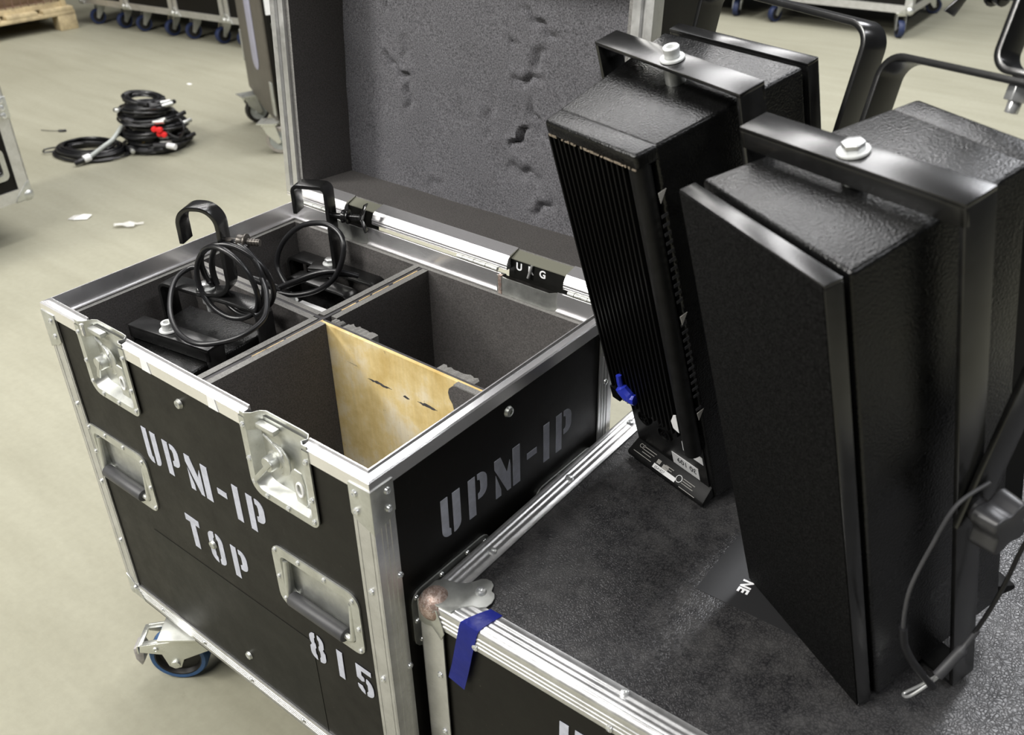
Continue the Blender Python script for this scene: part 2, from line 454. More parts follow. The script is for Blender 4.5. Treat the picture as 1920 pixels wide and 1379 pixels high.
def font_text(txt, xf, size, name, mat, parent, align='LEFT', ext=0.0002, bold=0.0):
    c = bpy.data.curves.new(name, 'FONT'); c.body = txt; c.size = size; c.extrude = ext; c.offset = bold; c.align_x = align
    t = bpy.data.objects.new('tmp', c); col.objects.link(t)
    bpy.context.view_layer.update()
    me = bpy.data.meshes.new_from_object(t.evaluated_get(bpy.context.evaluated_depsgraph_get()))
    bpy.data.objects.remove(t); me.materials.clear(); me.materials.append(mat); me.transform(xf)
    o = bpy.data.objects.new(name, me); col.objects.link(o); o.parent = parent; me.name = name
    return o

# ------------------------------------------------------------------ setting
fl = MB().box(-11, 8, -4, 13, -0.08, 0.0).build('floor', M['floor']); fl['kind'] = 'structure'

# ------------------------------------------------------------------ shared small hardware
RIV = MB().lathe([(0.0, 0.0030), (0.0013, 0.0024), (0.0017, 0.0030), (0.0042, 0.0022), (0.0050, 0.0)], n=14)
def add_rivet(mb, p, axis, s=1.0):
    mb.lathe([(0.0, 0.0012 * s), (0.0016 * s, 0.0012 * s), (0.0019 * s, 0.0030 * s), (0.0040 * s, 0.0024 * s), (0.0050 * s, -0.0005)], p, axis, 14)

rivet_src = None
def rivet(parent, p, axis, s=1.0, mat=None):
    global rivet_src
    q = Vector(axis).to_track_quat('Z', 'Y').to_euler()
    if rivet_src is None:
        mb = MB(); add_rivet(mb, (0, 0, 0), (0, 0, 1)); o = mb.build('rivet', M['bright'], parent, smooth=True, loc=p, rot=q); rivet_src = o
    else:
        o = share(rivet_src, 'rivet', parent, p, q)
    o.scale = (s, s, s)
    return o

def panel_holes(mb, u0, u1, v0, v1, holes, a, b, axis):
    # board in the (u,v) plane between a and b, with rectangular holes
    us = sorted({u0, u1, *[h[0] for h in holes], *[h[1] for h in holes]})
    vs = sorted({v0, v1, *[h[2] for h in holes], *[h[3] for h in holes]})
    for i in range(len(us) - 1):
        for j in range(len(vs) - 1):
            cu = (us[i] + us[i + 1]) / 2; cv = (vs[j] + vs[j + 1]) / 2
            if any(h[0] < cu < h[1] and h[2] < cv < h[3] for h in holes): continue
            if axis == 'y': mb.box(us[i], us[i + 1], a, b, vs[j], vs[j + 1])
            else: mb.box(a, b, us[i], us[i + 1], vs[j], vs[j + 1])
    bmesh.ops.remove_doubles(mb.bm, verts=mb.bm.verts, dist=1e-6)
    # drop the faces shared by two cells
    mb.bm.verts.index_update()
    seen = {}
    for f in list(mb.bm.faces):
        k = tuple(sorted(v.index for v in f.verts))
        seen.setdefault(k, []).append(f)
    for k, fs in seen.items():
        if len(fs) > 1:
            for f in fs: mb.bm.faces.remove(f)

def dish(mb, x0, x1, z0, z1, rim, depth, rc, m):
    # pressed dish: flange around a recess; local x right, z up, y inward
    outer = rrect(x0, x1, z0, z1, rc, 5); inner = rrect(x0 + rim, x1 - rim, z0 + rim, z1 - rim, max(rc - rim * .5, .004), 5)
    fl_ = rrect(x0 + rim + .003, x1 - rim - .003, z0 + rim + .003, z1 - rim - .003, max(rc - rim * .5, .004), 5)
    n = len(outer); bm = mb.bm
    def ring(P, y): return [bm.verts.new(m @ Vector((p[0], y, p[1]))) for p in P]
    A = ring(outer, 0.001); B = ring(outer, -0.0012); C_ = ring(inner, -0.0012); C2 = ring([((a[0] + b[0]) / 2, (a[1] + b[1]) / 2) for a, b in zip(inner, fl_)], 0.0015); D = ring(fl_, depth)
    for P, Q in ((A, B), (B, C_), (C_, C2), (C2, D)):
        for i in range(n): bm.faces.new((P[i], P[(i + 1) % n], Q[(i + 1) % n], Q[i]))
    bm.faces.new(D)

# ------------------------------------------------------------------ open flight case
W, D, ZT, ZB = 0.691, 0.4816, 0.7303, 0.1397
c1 = thing('flight_case', 'open black flight case stencilled TOP 815, foam lid standing up, on blue wheels', 'flight case')
def part(mb, name, mat, parent=c1, **kw): return mb.build(name, mat, parent, **kw)

H1 = (0.024, 0.188, 0.418, 0.526); H2 = (0.477, 0.644, 0.416, 0.524)
L1 = (0.094, 0.217, 0.612, ZT); L2 = (0.467, 0.594, 0.608, ZT)
ins = lambda h, e: (h[0] + e, h[1] - e, h[2] + e, h[3] - e)
mb = MB(); panel_holes(mb, 0.002, W - 0.002, ZB + .002, 0.7289, [ins(H1, .013), ins(H2, .013), (L1[0] + .012, L1[1] - .012, L1[2] + .012, 0.7289), (L2[0] + .012, L2[1] - .012, L2[2] + .012, 0.7289)], 0.0012, 0.0105, 'y')
front = part(mb, 'front_panel', M['lam'])
S1 = (0.044, 0.196, 0.424, 0.522); S2 = (0.296, 0.440, 0.424, 0.520)
mb = MB(); panel_holes(mb, 0.002, D - 0.002, ZB + .002, 0.7289, [ins(S1, .013), ins(S2, .013)], W - 0.0105, W - 0.0012, 'x')
side = part(mb, 'side_panel', M['lam'], label='right side panel with stencilled lettering')
part(MB().box(0.0012, 0.0105, 0.002, D - .002, ZB + .002, 0.7289), 'side_panel', M['lam'])
part(MB().box(0.0105, W - .0105, D - 0.0105, D - .0012, ZB + .002, 0.7289), 'back_panel', M['lam'])
part(MB().box(0.0105, W - .0105, 0.0105, D - .0105, ZB + .002, ZB + 0.014), 'bottom_panel', M['lam'])
part(MB().box(0.150, 0.528, 0.0006, 0.0014, 0.172, 0.366), 'label_strip', M['lam2'], front, label='smooth dark strip across the lower front panel')

# corner posts
def angle_post(x, y, sx, sy, z0, z1, wdt=0.032):
    mb = MB()
    mb.box(*sorted((x, x + sx * wdt)), *sorted((y - sy * .0015, y + sy * .0005)), z0, z1)
    mb.box(*sorted((x - sx * .0015, x + sx * .0005)), *sorted((y - sy * .0015, y + sy * wdt)), z0, z1)
    for t in (0.010, 0.017, 0.024):
        mb.box(*sorted((x - sx * .0024, x)), *sorted((y + sy * (t - .0012), y + sy * (t + .0012))), z0, z1)
    for t in (0.007, 0.027):
        mb.box(*sorted((x + sx * (t - .001), x + sx * (t + .001))), *sorted((y - sy * .0021, y)), z0, z1)
    return mb
for (x, y, sx, sy) in ((W, 0, -1, 1), (0, 0, 1, 1), (W, D, -1, -1), (0, D, 1, -1)):
    po = part(angle_post(x, y, sx, sy, ZB + .012, 0.712), 'corner_post', M['alu'])
    if sy > 0:
        for z in (0.555, 0.40, 0.27): rivet(po, (x + sx * .017, -0.0015, z), (0, -1, 0))
        if x > .3:
            for z in (0.57, 0.41, 0.26): rivet(po, (W + .0015, 0.029, z), (1, 0, 0))
    elif x > .3:
        for z in (0.62, 0.45): rivet(po, (W + .0015, D - .017, z), (1, 0, 0))

# top corner braces
def brace(x, y, sx, sy):
    pf = [(0, 0.718), (0.036, 0.718), (0.036, 0.672), (0.026, 0.664), (0.012, 0.660), (0, 0.654)]
    mb = MB()
    mb.prism([(x + sx * (p[0] - .0035), p[1]) for p in pf], y - sy * .0036, y - sy * .0015, 'y')
    mb.prism([(y + sy * (p[0] - .0035), p[1]) for p in pf], x - sx * .0036, x - sx * .0015, 'x')
    b = part(mb, 'corner_brace', M['zinc'], bevel=0.0012)
    for z in (0.706, 0.680):
        rivet(b, (x + sx * .022, y - sy * .0036, z), (0, -sy, 0)); rivet(b, (x - sx * .0036, y + sy * .022, z), (-sx, 0, 0))
for a in ((W, 0, -1, 1), (0, 0, 1, 1), (W, D, -1, -1)): brace(*a)

# rim extrusion (tongue profile): (inset, z)
RP = [(-0.0018, 0.7108), (-0.0018, 0.7285), (0.0002, 0.7303), (0.0085, 0.7318), (0.0100, 0.7352), (0.0118, 0.7352), (0.0122, 0.7080), (0.0160, 0.7072), (0.0160, 0.7052), (0.0108, 0.7052), (0.0108, 0.727), (0.0012, 0.727), (0.0008, 0.7108)]
def rim_run(axis, base, s, a, b, ma=True, mb_=True):
    # base: outer line coordinate, s: inward direction, from a to b, mitred at ends
    mb = MB(); bm = mb.bm; A = []; B = []
    for (t, z) in RP:
        ca = a + (t if ma else 0); cb = b - (t if mb_ else 0)
        if axis == 'x': A.append(bm.verts.new((ca, base + s * t, z))); B.append(bm.verts.new((cb, base + s * t, z)))
        else: A.append(bm.verts.new((base + s * t, ca, z))); B.append(bm.verts.new((base + s * t, cb, z)))
    n = len(RP)
    for i in range(n): bm.faces.new((A[i], A[(i + 1) % n], B[(i + 1) % n], B[i]))
    bm.faces.new(A[::-1]); bm.faces.new(B)
    return mb
for (ax, base, s, a, b, m0, m1) in (('x', 0, 1, 0, .112, True, False), ('x', 0, 1, .210, .474, False, False), ('x', 0, 1, .584, W, False, True),
                                   ('y', 0, 1, 0, D, True, True), ('y', W, -1, 0, D, True, True),
                                   ('x', D, -1, 0, .132, True, False), ('x', D, -1, .203, .494, False, False), ('x', D, -1, .600, W, False, True)):
    part(rim_run(ax, base, s, a, b, m0, m1), 'rim_trim', M['rim'], smooth=False)
# taped marks on the front rim
for x in (0.258, 0.404):
    part(MB().prism([(x, .711), (x + .02, .711), (x + .016, .729), (x + .001, .729)], -0.0026, -0.0019, 'y'), 'tape_mark', M['label'], label='pale tape mark on the front rim')
# bottom trim
mb = MB(); mb.box(.01, W - .01, -0.0018, .0008, ZB, ZB + .030); mb.box(.01, W - .01, -0.0018, .030, ZB - .0015, ZB + .001)
for t in (.007, .012, .017, .022): mb.box(.01, W - .01, -0.0026, 0, ZB + t - .001, ZB + t + .001)
bt = part(mb, 'bottom_trim', M['alu'])
for x in (.10, .22, .345, .47, .60): rivet(bt, (x, -.0026, ZB + .015), (0, -1, 0), .8)
mb = MB(); mb.box(W - .0008, W + .0018, .01, D - .01, ZB, ZB + .030); mb.box(W - .03, W + .0018, .01, D - .01, ZB - .0015, ZB + .001)
part(mb, 'bottom_trim', M['alu'])
part(MB().box(-.0018, .0008, .01, D - .01, ZB, ZB + .030), 'bottom_trim', M['alu'])
part(MB().box(.01, W - .01, D - .0008, D + .0018, ZB, ZB + .030), 'bottom_trim', M['alu'])

def ball_corner(parent, p, sx, sy, sz, mat, r=0.014, plate=0.036, name='ball_corner'):
    # rounded corner cap with three lobed plates lying on the faces
    mb = MB(); p = Vector(p)
    c = p + Vector((sx * r * .55, sy * r * .55, sz * r * .55))
    prof = [(0, r)] + [(r * math.sin(R(a)), r * math.cos(R(a))) for a in range(15, 181, 15)]
    mb.lathe(prof, c, (-sx, -sy, -sz), 18)
    lob = arc(0, 0, plate, plate, 0, 90, 9)
    lob = [(0, 0)] + [(a[0] * (1 - .22 * math.sin(math.atan2(a[1], a[0]) * 2)), a[1] * (1 - .22 * math.sin(math.atan2(a[1], a[0]) * 2))) for a in lob]
    t = .0035
    mb.prism([(p.x + sx * a, p.z + sz * b) for a, b in lob], p.y - sy * t, p.y - sy * .0016, 'y')
    mb.prism([(p.y + sy * a, p.z + sz * b) for a, b in lob], p.x - sx * t, p.x - sx * .0016, 'x')
    mb.prism([(p.x + sx * a, p.y + sy * b) for a, b in lob], p.z - sz * t, p.z - sz * .0016, 'z')
    o = mb.build(name, mat, parent, bevel=0.001)
    return o
for (x, y, sx, sy) in ((0, 0, 1, 1), (W, 0, -1, 1), (W, D, -1, -1)):
    bc = ball_corner(c1, (x, y, ZB), sx, sy, 1, M['zinc'], .013, .044)
    rivet(bc, (x + sx * .022, y - sy * .0036, ZB + .022), (0, -sy, 0))

# latches
def latch(x0, x1, z0, key):
    z1 = ZT; d = 0.014; rimw = .011
    mb = MB(); bm = mb.bm
    # flange: rounded U outline, recess open at the top with a folded back lip
    n = 9
    out = [(x0, z1 - .004)] + arc(x0 + .022, z0 + .022, .022, .022, 180, 270, n) + arc(x1 - .014, z0 + .014, .014, .014, 270, 360, n) + [(x1, z1 - .004)]
    inn = [(x0 + rimw, z1 - .004)] + arc(x0 + rimw + .014, z0 + rimw + .014, .014, .014, 180, 270, n) + arc(x1 - rimw - .009, z0 + rimw + .009, .009, .009, 270, 360, n) + [(x1 - rimw, z1 - .004)]
    bot = [(x0 + rimw + .007, z1 - .004)] + arc(x0 + rimw + .021, z0 + rimw + .021, .014, .014, 180, 270, n) + arc(x1 - rimw - .016, z0 + rimw + .016, .009, .009, 270, 360, n) + [(x1 - rimw - .007, z1 - .004)]
    A = [bm.verts.new((p[0], -0.0008, p[1])) for p in out]; B = [bm.verts.new((p[0], -0.003, p[1])) for p in out]
    C_ = [bm.verts.new((p[0], -0.003, p[1])) for p in inn]; E_ = [bm.verts.new((p[0], d, p[1])) for p in bot]
    for P, Q in ((A, B), (B, C_), (C_, E_)):
        for i in range(len(P) - 1): bm.faces.new((P[i], P[i + 1], Q[i + 1], Q[i]))
    bm.faces.new(E_)
    # lip continuing the back plate up to the rim, wings curving to the front
    path = [(x0 + .002, -.002), (x0 + .012, -.0025), (x0 + .019, .003), (x0 + .023, .012), (x0 + .030, .0165), (x1 - .030, .0165), (x1 - .019, .0155), (x1 - .0125, .009), (x1 - .016, .002), (x1 - .010, -.002), (x1 - .002, -.002)]
    U0 = [bm.verts.new((p[0], p[1], z1 - .022)) for p in path]; U1 = [bm.verts.new((p[0], p[1], z1 + .003)) for p in path]
    V1 = [bm.verts.new((p[0], p[1] + .0014, z1 + .003)) for p in path]; V0 = [bm.verts.new((p[0], p[1] + .0014, z1 - .022)) for p in path]
    for P, Q in ((U0, U1), (U1, V1), (V1, V0)):
        for i in range(len(P) - 1): bm.faces.new((P[i], P[i + 1], Q[i + 1], Q[i]))
    o = part(mb, 'latch_plate', M['zinc'], smooth=True)
    for (x, z) in ((x0 + .006, z0 + .055), (x0 + .008, z0 + .02), (x0 + .03, z0 + .006), (x0 + .07, z0 + .006), (x1 - .008, z0 + .01), (x1 - .006, z0 + .045), (x1 - .006, z1 - .02), (x0 + .006, z1 - .016)):
        rivet(o, (x, -.003, z), (0, -1, 0), .85)
    cx = x0 + .048; cz = z0 + .066
    # catch: rotating cam with hooked spring plate
    mb = MB(); mb.lathe([(0, .012), (.0095, .012), (.0105, .010), (.0105, 0), (.013, -.001), (.013, -.004), (0, -.004)], (cx, .004, cz), (0, -1, 0), 24)
    part(mb, 'latch_cam', M['zinc'], o, smooth=True)
    mb = MB(); mb.prism(arc(cx + .006, cz + .004, .024, .024, 100, -60, 9) + arc(cx + .002, cz - .006, .013, .013, -60, 100, 7), .004, .0065, 'y')
    part(mb, 'latch_hook', M['zinc'], o, bevel=.0006)
    mb = MB(); mb.strip(fillet_path([(cx - .018, .008, cz + .03), (cx + .012, .004, cz + .023), (cx + .026, -.001, cz + .021), (cx + .027, -.001, cz + .014)], .003), (0, .5, 1), .0011, .003)
    part(mb, 'latch_spring', M['bright'], o, bevel=.0004)
    mb = MB(); mb.box(cx - .024, cx + .010, .002, .013, cz + .040, cz + .0475)
    part(mb, 'latch_stop', M['zinc'], o, bevel=.002)
    # folded wing handle
    mb = MB(); wl = .052 if key else .028
    mb.box(-wl, .008, -.0014, .0014, -.0032, .0032, Matrix.Translation((cx + .004, -.008, cz + .002)) @ Matrix.Rotation(R(48) if key else R(68), 4, 'Y') @ Matrix.Rotation(R(180), 4, 'Z') @ Matrix.Rotation(R(180), 4, 'Z') @ Matrix.Scale(1, 4) @ Matrix.Rotation(R(-96 if key else -136), 4, 'Y'))
    part(mb, 'latch_wing', M['zinc'], o, bevel=.0007)
    # padlock tab
    mb = MB(); tx = x1 - .030; tz = z0 + .058
    mb.prism([(tx - .014, tz + .01), (tx - .006, tz + .018), (tx + .006, tz + .016), (tx + .010, tz - .002), (tx + .008, tz - .034), (tx - .010, tz - .034)], .000, .0022, 'y')
    part(mb, 'padlock_tab', M['zinc'], o, bevel=.0008)
    mb = MB(); mb.tube([(tx + .001 + .0055 * math.cos(a), -.001, tz - .010 + .010 * math.sin(a)) for a in [2 * PI * i / 18 for i in range(18)]], .0017, 8, True)
    part(mb, 'padlock_ring', M['label'], o, smooth=True)
latch(L1[0], L1[1], L1[2], False); latch(L2[0], L2[1], L2[2], True)

# recessed spring handles
def handle(m, x0, x1, z0, z1):
    mb = MB(); dish(mb, x0, x1, z0, z1, .015, .012, .018, m)
    o = part(mb, 'handle_dish', M['zinc'], smooth=True)
    ax = m.to_3x3() @ Vector((0, -1, 0))
    for (x, z) in ((x0 + .008, z1 - .009), (x0 + .055, z1 - .006), (x0 + .105, z1 - .006), (x1 - .012, z1 - .012), (x1 - .006, z0 + .05), (x1 - .008, z0 + .009), (x0 + .006, z0 + .05), (x0 + .012, z0 + .012), (x0 + .055, z0 + .006), (x0 + .105, z0 + .006)):
        rivet(o, m @ Vector((x, -.0012, z)), ax, .8)
    xa, xb = x0 + .020, x1 - .020; zt, zbm = z1 - .026, z0 + .020
    mb = MB(); mb.tube([m @ Vector(p) for p in fillet_path([(xa, .004, zt), (xa, -.001, zbm), (xb, -.001, zbm), (xb, .004, zt)], .006)], .0042, 12)
    part(mb, 'handle_bow', M['zinc'], o, smooth=True)
    mb = MB(); mb.cyl(m @ Vector((xa + .006, -.001, zbm)), m @ Vector((xb - .014, -.001, zbm)), .0105, None, 20)
    part(mb, 'grip', M['rubberg'], o, bevel=.002, label='dark rubber grip')
    return o
I4 = Matrix.Identity(4)
handle(I4, *H1); handle(I4, *H2)
mside = Matrix.Translation((W, 0, 0)) @ Matrix.Rotation(R(90), 4, 'Z')
handle(mside, *S1); handle(mside, *S2)
for (x, z) in ((0.327, .682), (.325, .432), (.352, .214)):
    mb = MB(); add_rivet(mb, (x, .0006, z), (0, -1, 0), 1.5); part(mb, 'panel_bolt', M['zinc'], front, smooth=True)
mb = MB(); add_rivet(mb, (W - .0006, .242, .689), (1, 0, 0), 1.6); part(mb, 'panel_bolt', M['zinc'], side, smooth=True)

# stencilled lettering
sl = Vector((1, 0, -0.02))
stencil('UPM-1P', (.200, .0012, .5300), sl, (0.02, 0, 1), .0615, .0165, 'stencil_lettering', front)
stencil('TOP', (.262, .0012, .4000), sl, (0.02, 0, 1), .0600, .0195, 'stencil_lettering', front)
stencil('815', (.523, .0005, .3350), (1, 0, 0), (0.02, 0, 1), .0535, .026, 'stencil_lettering', front)
stencil('UPM-1P', (W - .0012, .108, .566), (0, 1, -.03), (0, 0, 1), .0630, .0158, 'stencil_lettering', side)

# interior foam and dividers
ZF = 0.7035; XM = 0.335; YM = 0.2485; zb_ = 0.17
def lump(o, seed, amp, scale, axis_w=(1, 1, 1)):
    pass
def foam(x0, x1, y0, y1, z0, z1, name='foam_lining', parent=c1, cutmat=True, top=True, label=None):
    mb = MB(); mb.box(x0, x1, y0, y1, z0, z1)
    bm = mb.bm; bm.faces.ensure_lookup_table()
    if cutmat:
        for f in bm.faces:
            if f.calc_center_median().z > z1 - 1e-5: f.material_index = 1
    o = mb.build(name, [M['foam'], M['foamcut']], parent, label=label)
    return o
foam(.0105, .024, .0105, D - .0105, zb_, ZF)
foam(W - .022, W - .0105, .0105, D - .0105, zb_, ZF)
foam(.024, W - .022, D - .023, D - .0105, zb_, ZF)
foam(.024, W - .022, .0175, .027, zb_, ZF)
foam(.024, W - .022, .027, D - .023, ZB + .016, zb_ + .004, 'foam_floor')
def divider(parts): pass
# front to back divider
dv = part(MB().box(XM - .0045, XM + .0015, .027, D - .023, zb_ + .004, ZF - .0015), 'divider_board', M['plydark'])
mb = MB(); y = .03
while y < D - .03:
    L = rnd.uniform(.02, .07)
    if rnd.random() < .7 and not (.21 < y < .26): mb.box(XM + .0013, XM + .0013 + rnd.uniform(.0012, .0026), y, y + L, ZF - .03, ZF - .0008 + rnd.uniform(-.001, .0006))
    y += L + rnd.uniform(.0, .012)
part(mb, 'split_veneer', M['plyedge'], dv, label='pale split plywood edge')
foam(XM - .0155, XM - .0045, .027, YM - .006, zb_ + .004, ZF, 'divider_foam', dv); foam(XM - .0155, XM - .0045, YM + .006, D - .023, zb_ + .004, ZF, 'divider_foam', dv)
foam(XM + .0040, XM + .0155, .027, YM - .009, zb_ + .004, ZF, 'divider_foam', dv); foam(XM + .0040, XM + .0155, YM + .012, D - .023, zb_ + .004, ZF - .001, 'divider_foam', dv)
# left half of the cross divider
dl = part(MB().box(.024, XM - .0046, YM - .003, YM + .003, zb_ + .004, ZF - .0015), 'divider_board', M['plydark'])
foam(.024, XM - .0156, YM - .0135, YM - .003, zb_ + .004, ZF, 'divider_foam', dl); foam(.024, XM - .0156, YM + .003, YM + .0125, zb_ + .004, ZF - .001, 'divider_foam', dl)
# right half: bare plywood towards the front, foam torn off
dr = part(MB().box(XM + .0016, W - .022, YM - .0085, YM - .003, zb_ + .004, ZF - .002), 'divider_board', M['ply'], label='bare yellow plywood divider board where foam tore off')
mb = MB(); mb.box(XM + .0016, W - .022, YM - .003, YM + .0015, zb_ + .004, ZF - .0025)
part(mb, 'divider_board', M['plydark'])
r_ = random.Random(21); yy = YM - .0085
for (xa, xb, n, zc) in ((.429, .478, 14, .6385), (.500, .512, 3, .636), (.528, .566, 11, .6385)):
    mb = MB()
    P = [(xa + (xb - xa) * i / n, zc + r_.uniform(.0008, .0036) * math.sin(PI * (i + .3) / (n + .6))) for i in range(n + 1)]
    Q = [(xa + (xb - xa) * i / n, zc - r_.uniform(.0008, .0036) * math.sin(PI * (i + .3) / (n + .6))) for i in range(n, -1, -1)]
    mb.prism(P + Q, yy - .0003, yy, 'y'); part(mb, 'scrape_mark', M['plydark'], dr)
pts = [(W - .022, zb_ + .004), (W - .022, ZF - .002), (.632, ZF - .001), (.618, ZF - .002), (.606, ZF - .0045), (.599, ZF - .010), (.597, ZF - .017), (.599, ZF - .026), (.604, ZF - .033), (.606, ZF - .042), (.604, ZF - .052), (.600, ZF - .062), (.597, ZF - .075), (.594, ZF - .09), (.597, ZF - .13), (.595, ZF - .2), (.603, zb_ + .004)]
mb = MB(); mb.prism(pts, YM - .018, YM - .0087, 'y'); part(mb, 'torn_foam', M['foam'], dr)
mb = MB(); mb.box(.608, W - .022, YM - .0182, YM - .0087, ZF - .0022, ZF - .0002); part(mb, 'foam_edge', M['foamcut'], dr)
# foam behind the bare board, crushed and rough at the top
mb = MB(); mb.box(XM + .016, W - .022, YM + .0015, YM + .0115, zb_ + .004, ZF - .012); part(mb, 'divider_foam', M['foam'], dr)
def rough_block(x0, x1, y0, y1, z0, z1, seed, n=14, jit=.003):
    r = random.Random(seed); mb = MB(); bm = mb.bm; g = []
    for i in range(n + 1):
        t = i / n; x = x0 + (x1 - x0) * t
        e = jit * (1.0 if i in (0, n) else .7)
        ya = y0; yb = y1 + r.uniform(-e, e); zz = z1 + r.uniform(-e, e) * .5
        g.append([bm.verts.new((x + r.uniform(-1, 1) * .0015, ya, z0)), bm.verts.new((x, yb, z0)), bm.verts.new((x, yb, zz)), bm.verts.new((x, ya, zz + .0006))])
    for A, B in zip(g, g[1:]):
        for k in range(4): bm.faces.new((A[k], A[(k + 1) % 4], B[(k + 1) % 4], B[k]))
    bm.faces.new(g[0][::-1]); bm.faces.new(g[-1]); return mb
part(rough_block(XM + .016, XM + .036, YM + .0015, YM + .011, ZF - .02, ZF - .001, 3), 'torn_foam', M['foamcut'], dr)
part(rough_block(XM + .038, XM + .098, YM + .0015, YM + .016, ZF - .022, ZF - .003, 4), 'torn_foam', M['foamcut'], dr)
part(rough_block(.560, .625, YM + .0015, YM + .015, ZF - .022, ZF - .004, 5), 'torn_foam', M['foamcut'], dr)

# back catch plates in the gaps of the back rim
for (x0, x1) in ((.132, .203), (.494, .600)):
    path = [(x0 - .004, D - .0175), (x0 + .004, D - .0165), (x0 + .012, D - .0165), (x1 - .012, D - .0165), (x1 - .004, D - .012), (x1 + .004, D - .010)]
    mb = MB(); bm = mb.bm; zz = [.7345, .7335, .7325, .7322, .7335, .7345]
    a = [bm.verts.new((p[0], p[1], .704)) for p in path]; b = [bm.verts.new((p[0], p[1], z)) for p, z in zip(path, zz)]
    a2 = [bm.verts.new((p[0], p[1] + .0016, .704)) for p in path]; b2 = [bm.verts.new((p[0], p[1] + .0016, z)) for p, z in zip(path, zz)]
    for P, Q in ((a, b), (b, b2), (b2, a2)):
        for i in range(len(P) - 1): bm.faces.new((P[i], P[i + 1], Q[i + 1], Q[i]))
    part(mb, 'catch_plate', M['zinc'], smooth=True)
part(MB().box(.4925, .4985, D - .0175, D - .012, .704, .735), 'catch_plate', M['rust'], label='rusty end of the rear catch plate')

# lid, standing open on the back rim
LX0, LX1, LH, LD = -.011, .7105, .50, .165
lid = part(MB().box(LX0 + .002, LX1 - .002, LD - .010, LD, .002, LH), 'lid', M['lam'], loc=(0, D - .002, .7375), rot=(R(-4.0), 0, 0))
def lp(mb, name, mat, **kw): return mb.build(name, mat, lid, **kw)
lp(MB().box(LX0 + .001, LX0 + .010, .004, LD - .010, .004, LH), 'lid_side', M['lam'])
lp(MB().box(LX1 - .010, LX1 - .001, .004, LD - .010, .004, LH), 'lid_side', M['lam'])
lp(MB().box(LX0 + .010, LX1 - .010, .022, LD - .010, .003, .012), 'lid_side', M['lam'])
lp(MB().box(LX0 + .010, LX1 - .010, .004, LD - .010, LH - .01, LH), 'lid_side', M['lam'])
FB = 0.122
mb = MB()
nx, nz = 150, 110
# dented foam sheet
rg = random.Random(11)
dents = []
def dent(px, pz, L, ang, dep, wd): dents.append((px, pz, L, ang, dep, wd))
dent(.150, .395, .05, -12, .012, .006); dent(.135, .335, .03, -75, .006, .005); dent(.185, .402, .07, -6, .007, .006); dent(.120, .425, .02, -50, .006, .004)
dent(.135, .245, .035, -25, .010, .007); dent(.165, .225, .05, -20, .010, .007); dent(.18, .19, .06, 92, .007, .009); dent(.175, .27, .05, 85, .004, .01)
dent(.135, .345, .02, 10, .005, .004); dent(.430, .405, .08, 80, .006, .008); dent(.415, .385, .05, -8, .010, .006); dent(.45, .34, .09, -30, .009, .007)
dent(.40, .31, .02, -30, .008, .005); dent(.43, .255, .07, 15, .008, .008); dent(.45, .29, .06, 55, .006, .01); dent(.42, .165, .06, 50, .012, .006); dent(.43, .11, .08, -5, .008, .012)
dent(.36, .19, .08, 90, .004, .012); dent(.40, .44, .06, 30, .008, .007); dent(.45, .20, .07, -60, .007, .008); dent(.47, .06, .06, 35, .008, .009); dent(.24, .05, .05, 20, .003, .01); dent(.60, .30, .1, 40, .008, .01)
dent(.10, .46, .03, 0, .006, .004); dent(.22, .39, .015, 60, .008, .003); dent(.235, .392, .012, 70, .008, .003)
bm = mb.bm; grid = []
for j in range(nz + 1):
    row = []
    for i in range(nx + 1):
        x = LX0 + .036 + (LX1 - LX0 - .072) * i / nx; z = .028 + (LH - .06) * j / nz
        y = FB
        for (px, pz, L, ang, dep, wd) in dents:
            ca, sa = math.cos(R(ang)), math.sin(R(ang))
            u = (x - px) * ca + (z - pz) * sa; v = -(x - px) * sa + (z - pz) * ca
            v += .004 * math.sin(u * 190 + px * 50)
            if abs(u) < L and abs(v) < wd * 4:
                e = max(0, 1 - (u / (L * .5)) ** 2)
                if e > 0:
                    y += dep * e * math.exp(-(v / wd) ** 2 * 2.0) - dep * .35 * e * math.exp(-((v - wd * 1.6) / wd) ** 2)
        y += .0012 * math.sin(x * 37 + z * 21) * math.sin(z * 43)
        row.append(bm.verts.new((x, y, z)))
    grid.append(row)
for j in range(nz):
    for i in range(nx): bm.faces.new((grid[j][i], grid[j][i + 1], grid[j + 1][i + 1], grid[j + 1][i]))
per = [grid[0][i] for i in range(nx + 1)] + [grid[j][nx] for j in range(1, nz + 1)] + [grid[nz][i] for i in range(nx - 1, -1, -1)] + [grid[j][0] for j in range(nz - 1, 0, -1)]
bk = [bm.verts.new((v.co.x, LD - .011, v.co.z)) for v in per]
for i in range(len(per)): bm.faces.new((per[i], per[(i + 1) % len(per)], bk[(i + 1) % len(per)], bk[i]))
bm.faces.new(bk)
lp(mb, 'lid_foam', M['foamlid'], smooth=True, label='speckled grey foam sheet with dents')
def lfoam(x0, x1, y0, y1, z0, z1):
    mb = MB(); mb.box(x0, x1, y0, y1, z0, z1); bm = mb.bm; bm.faces.ensure_lookup_table()
    for f in bm.faces:
        if f.calc_center_median().y < y0 + 1e-5: f.material_index = 1
    lp(mb, 'lid_foam', [M['foam'], M['foamcut']])
lfoam(LX0 + .010, LX0 + .0375, .006, LD - .011, .028, LH - .01)
lfoam(LX1 - .0375, LX1 - .010, .006, LD - .011, .028, LH - .01)
lfoam(LX0 + .010, LX1 - .010, .027, LD - .011, .012, .0283)
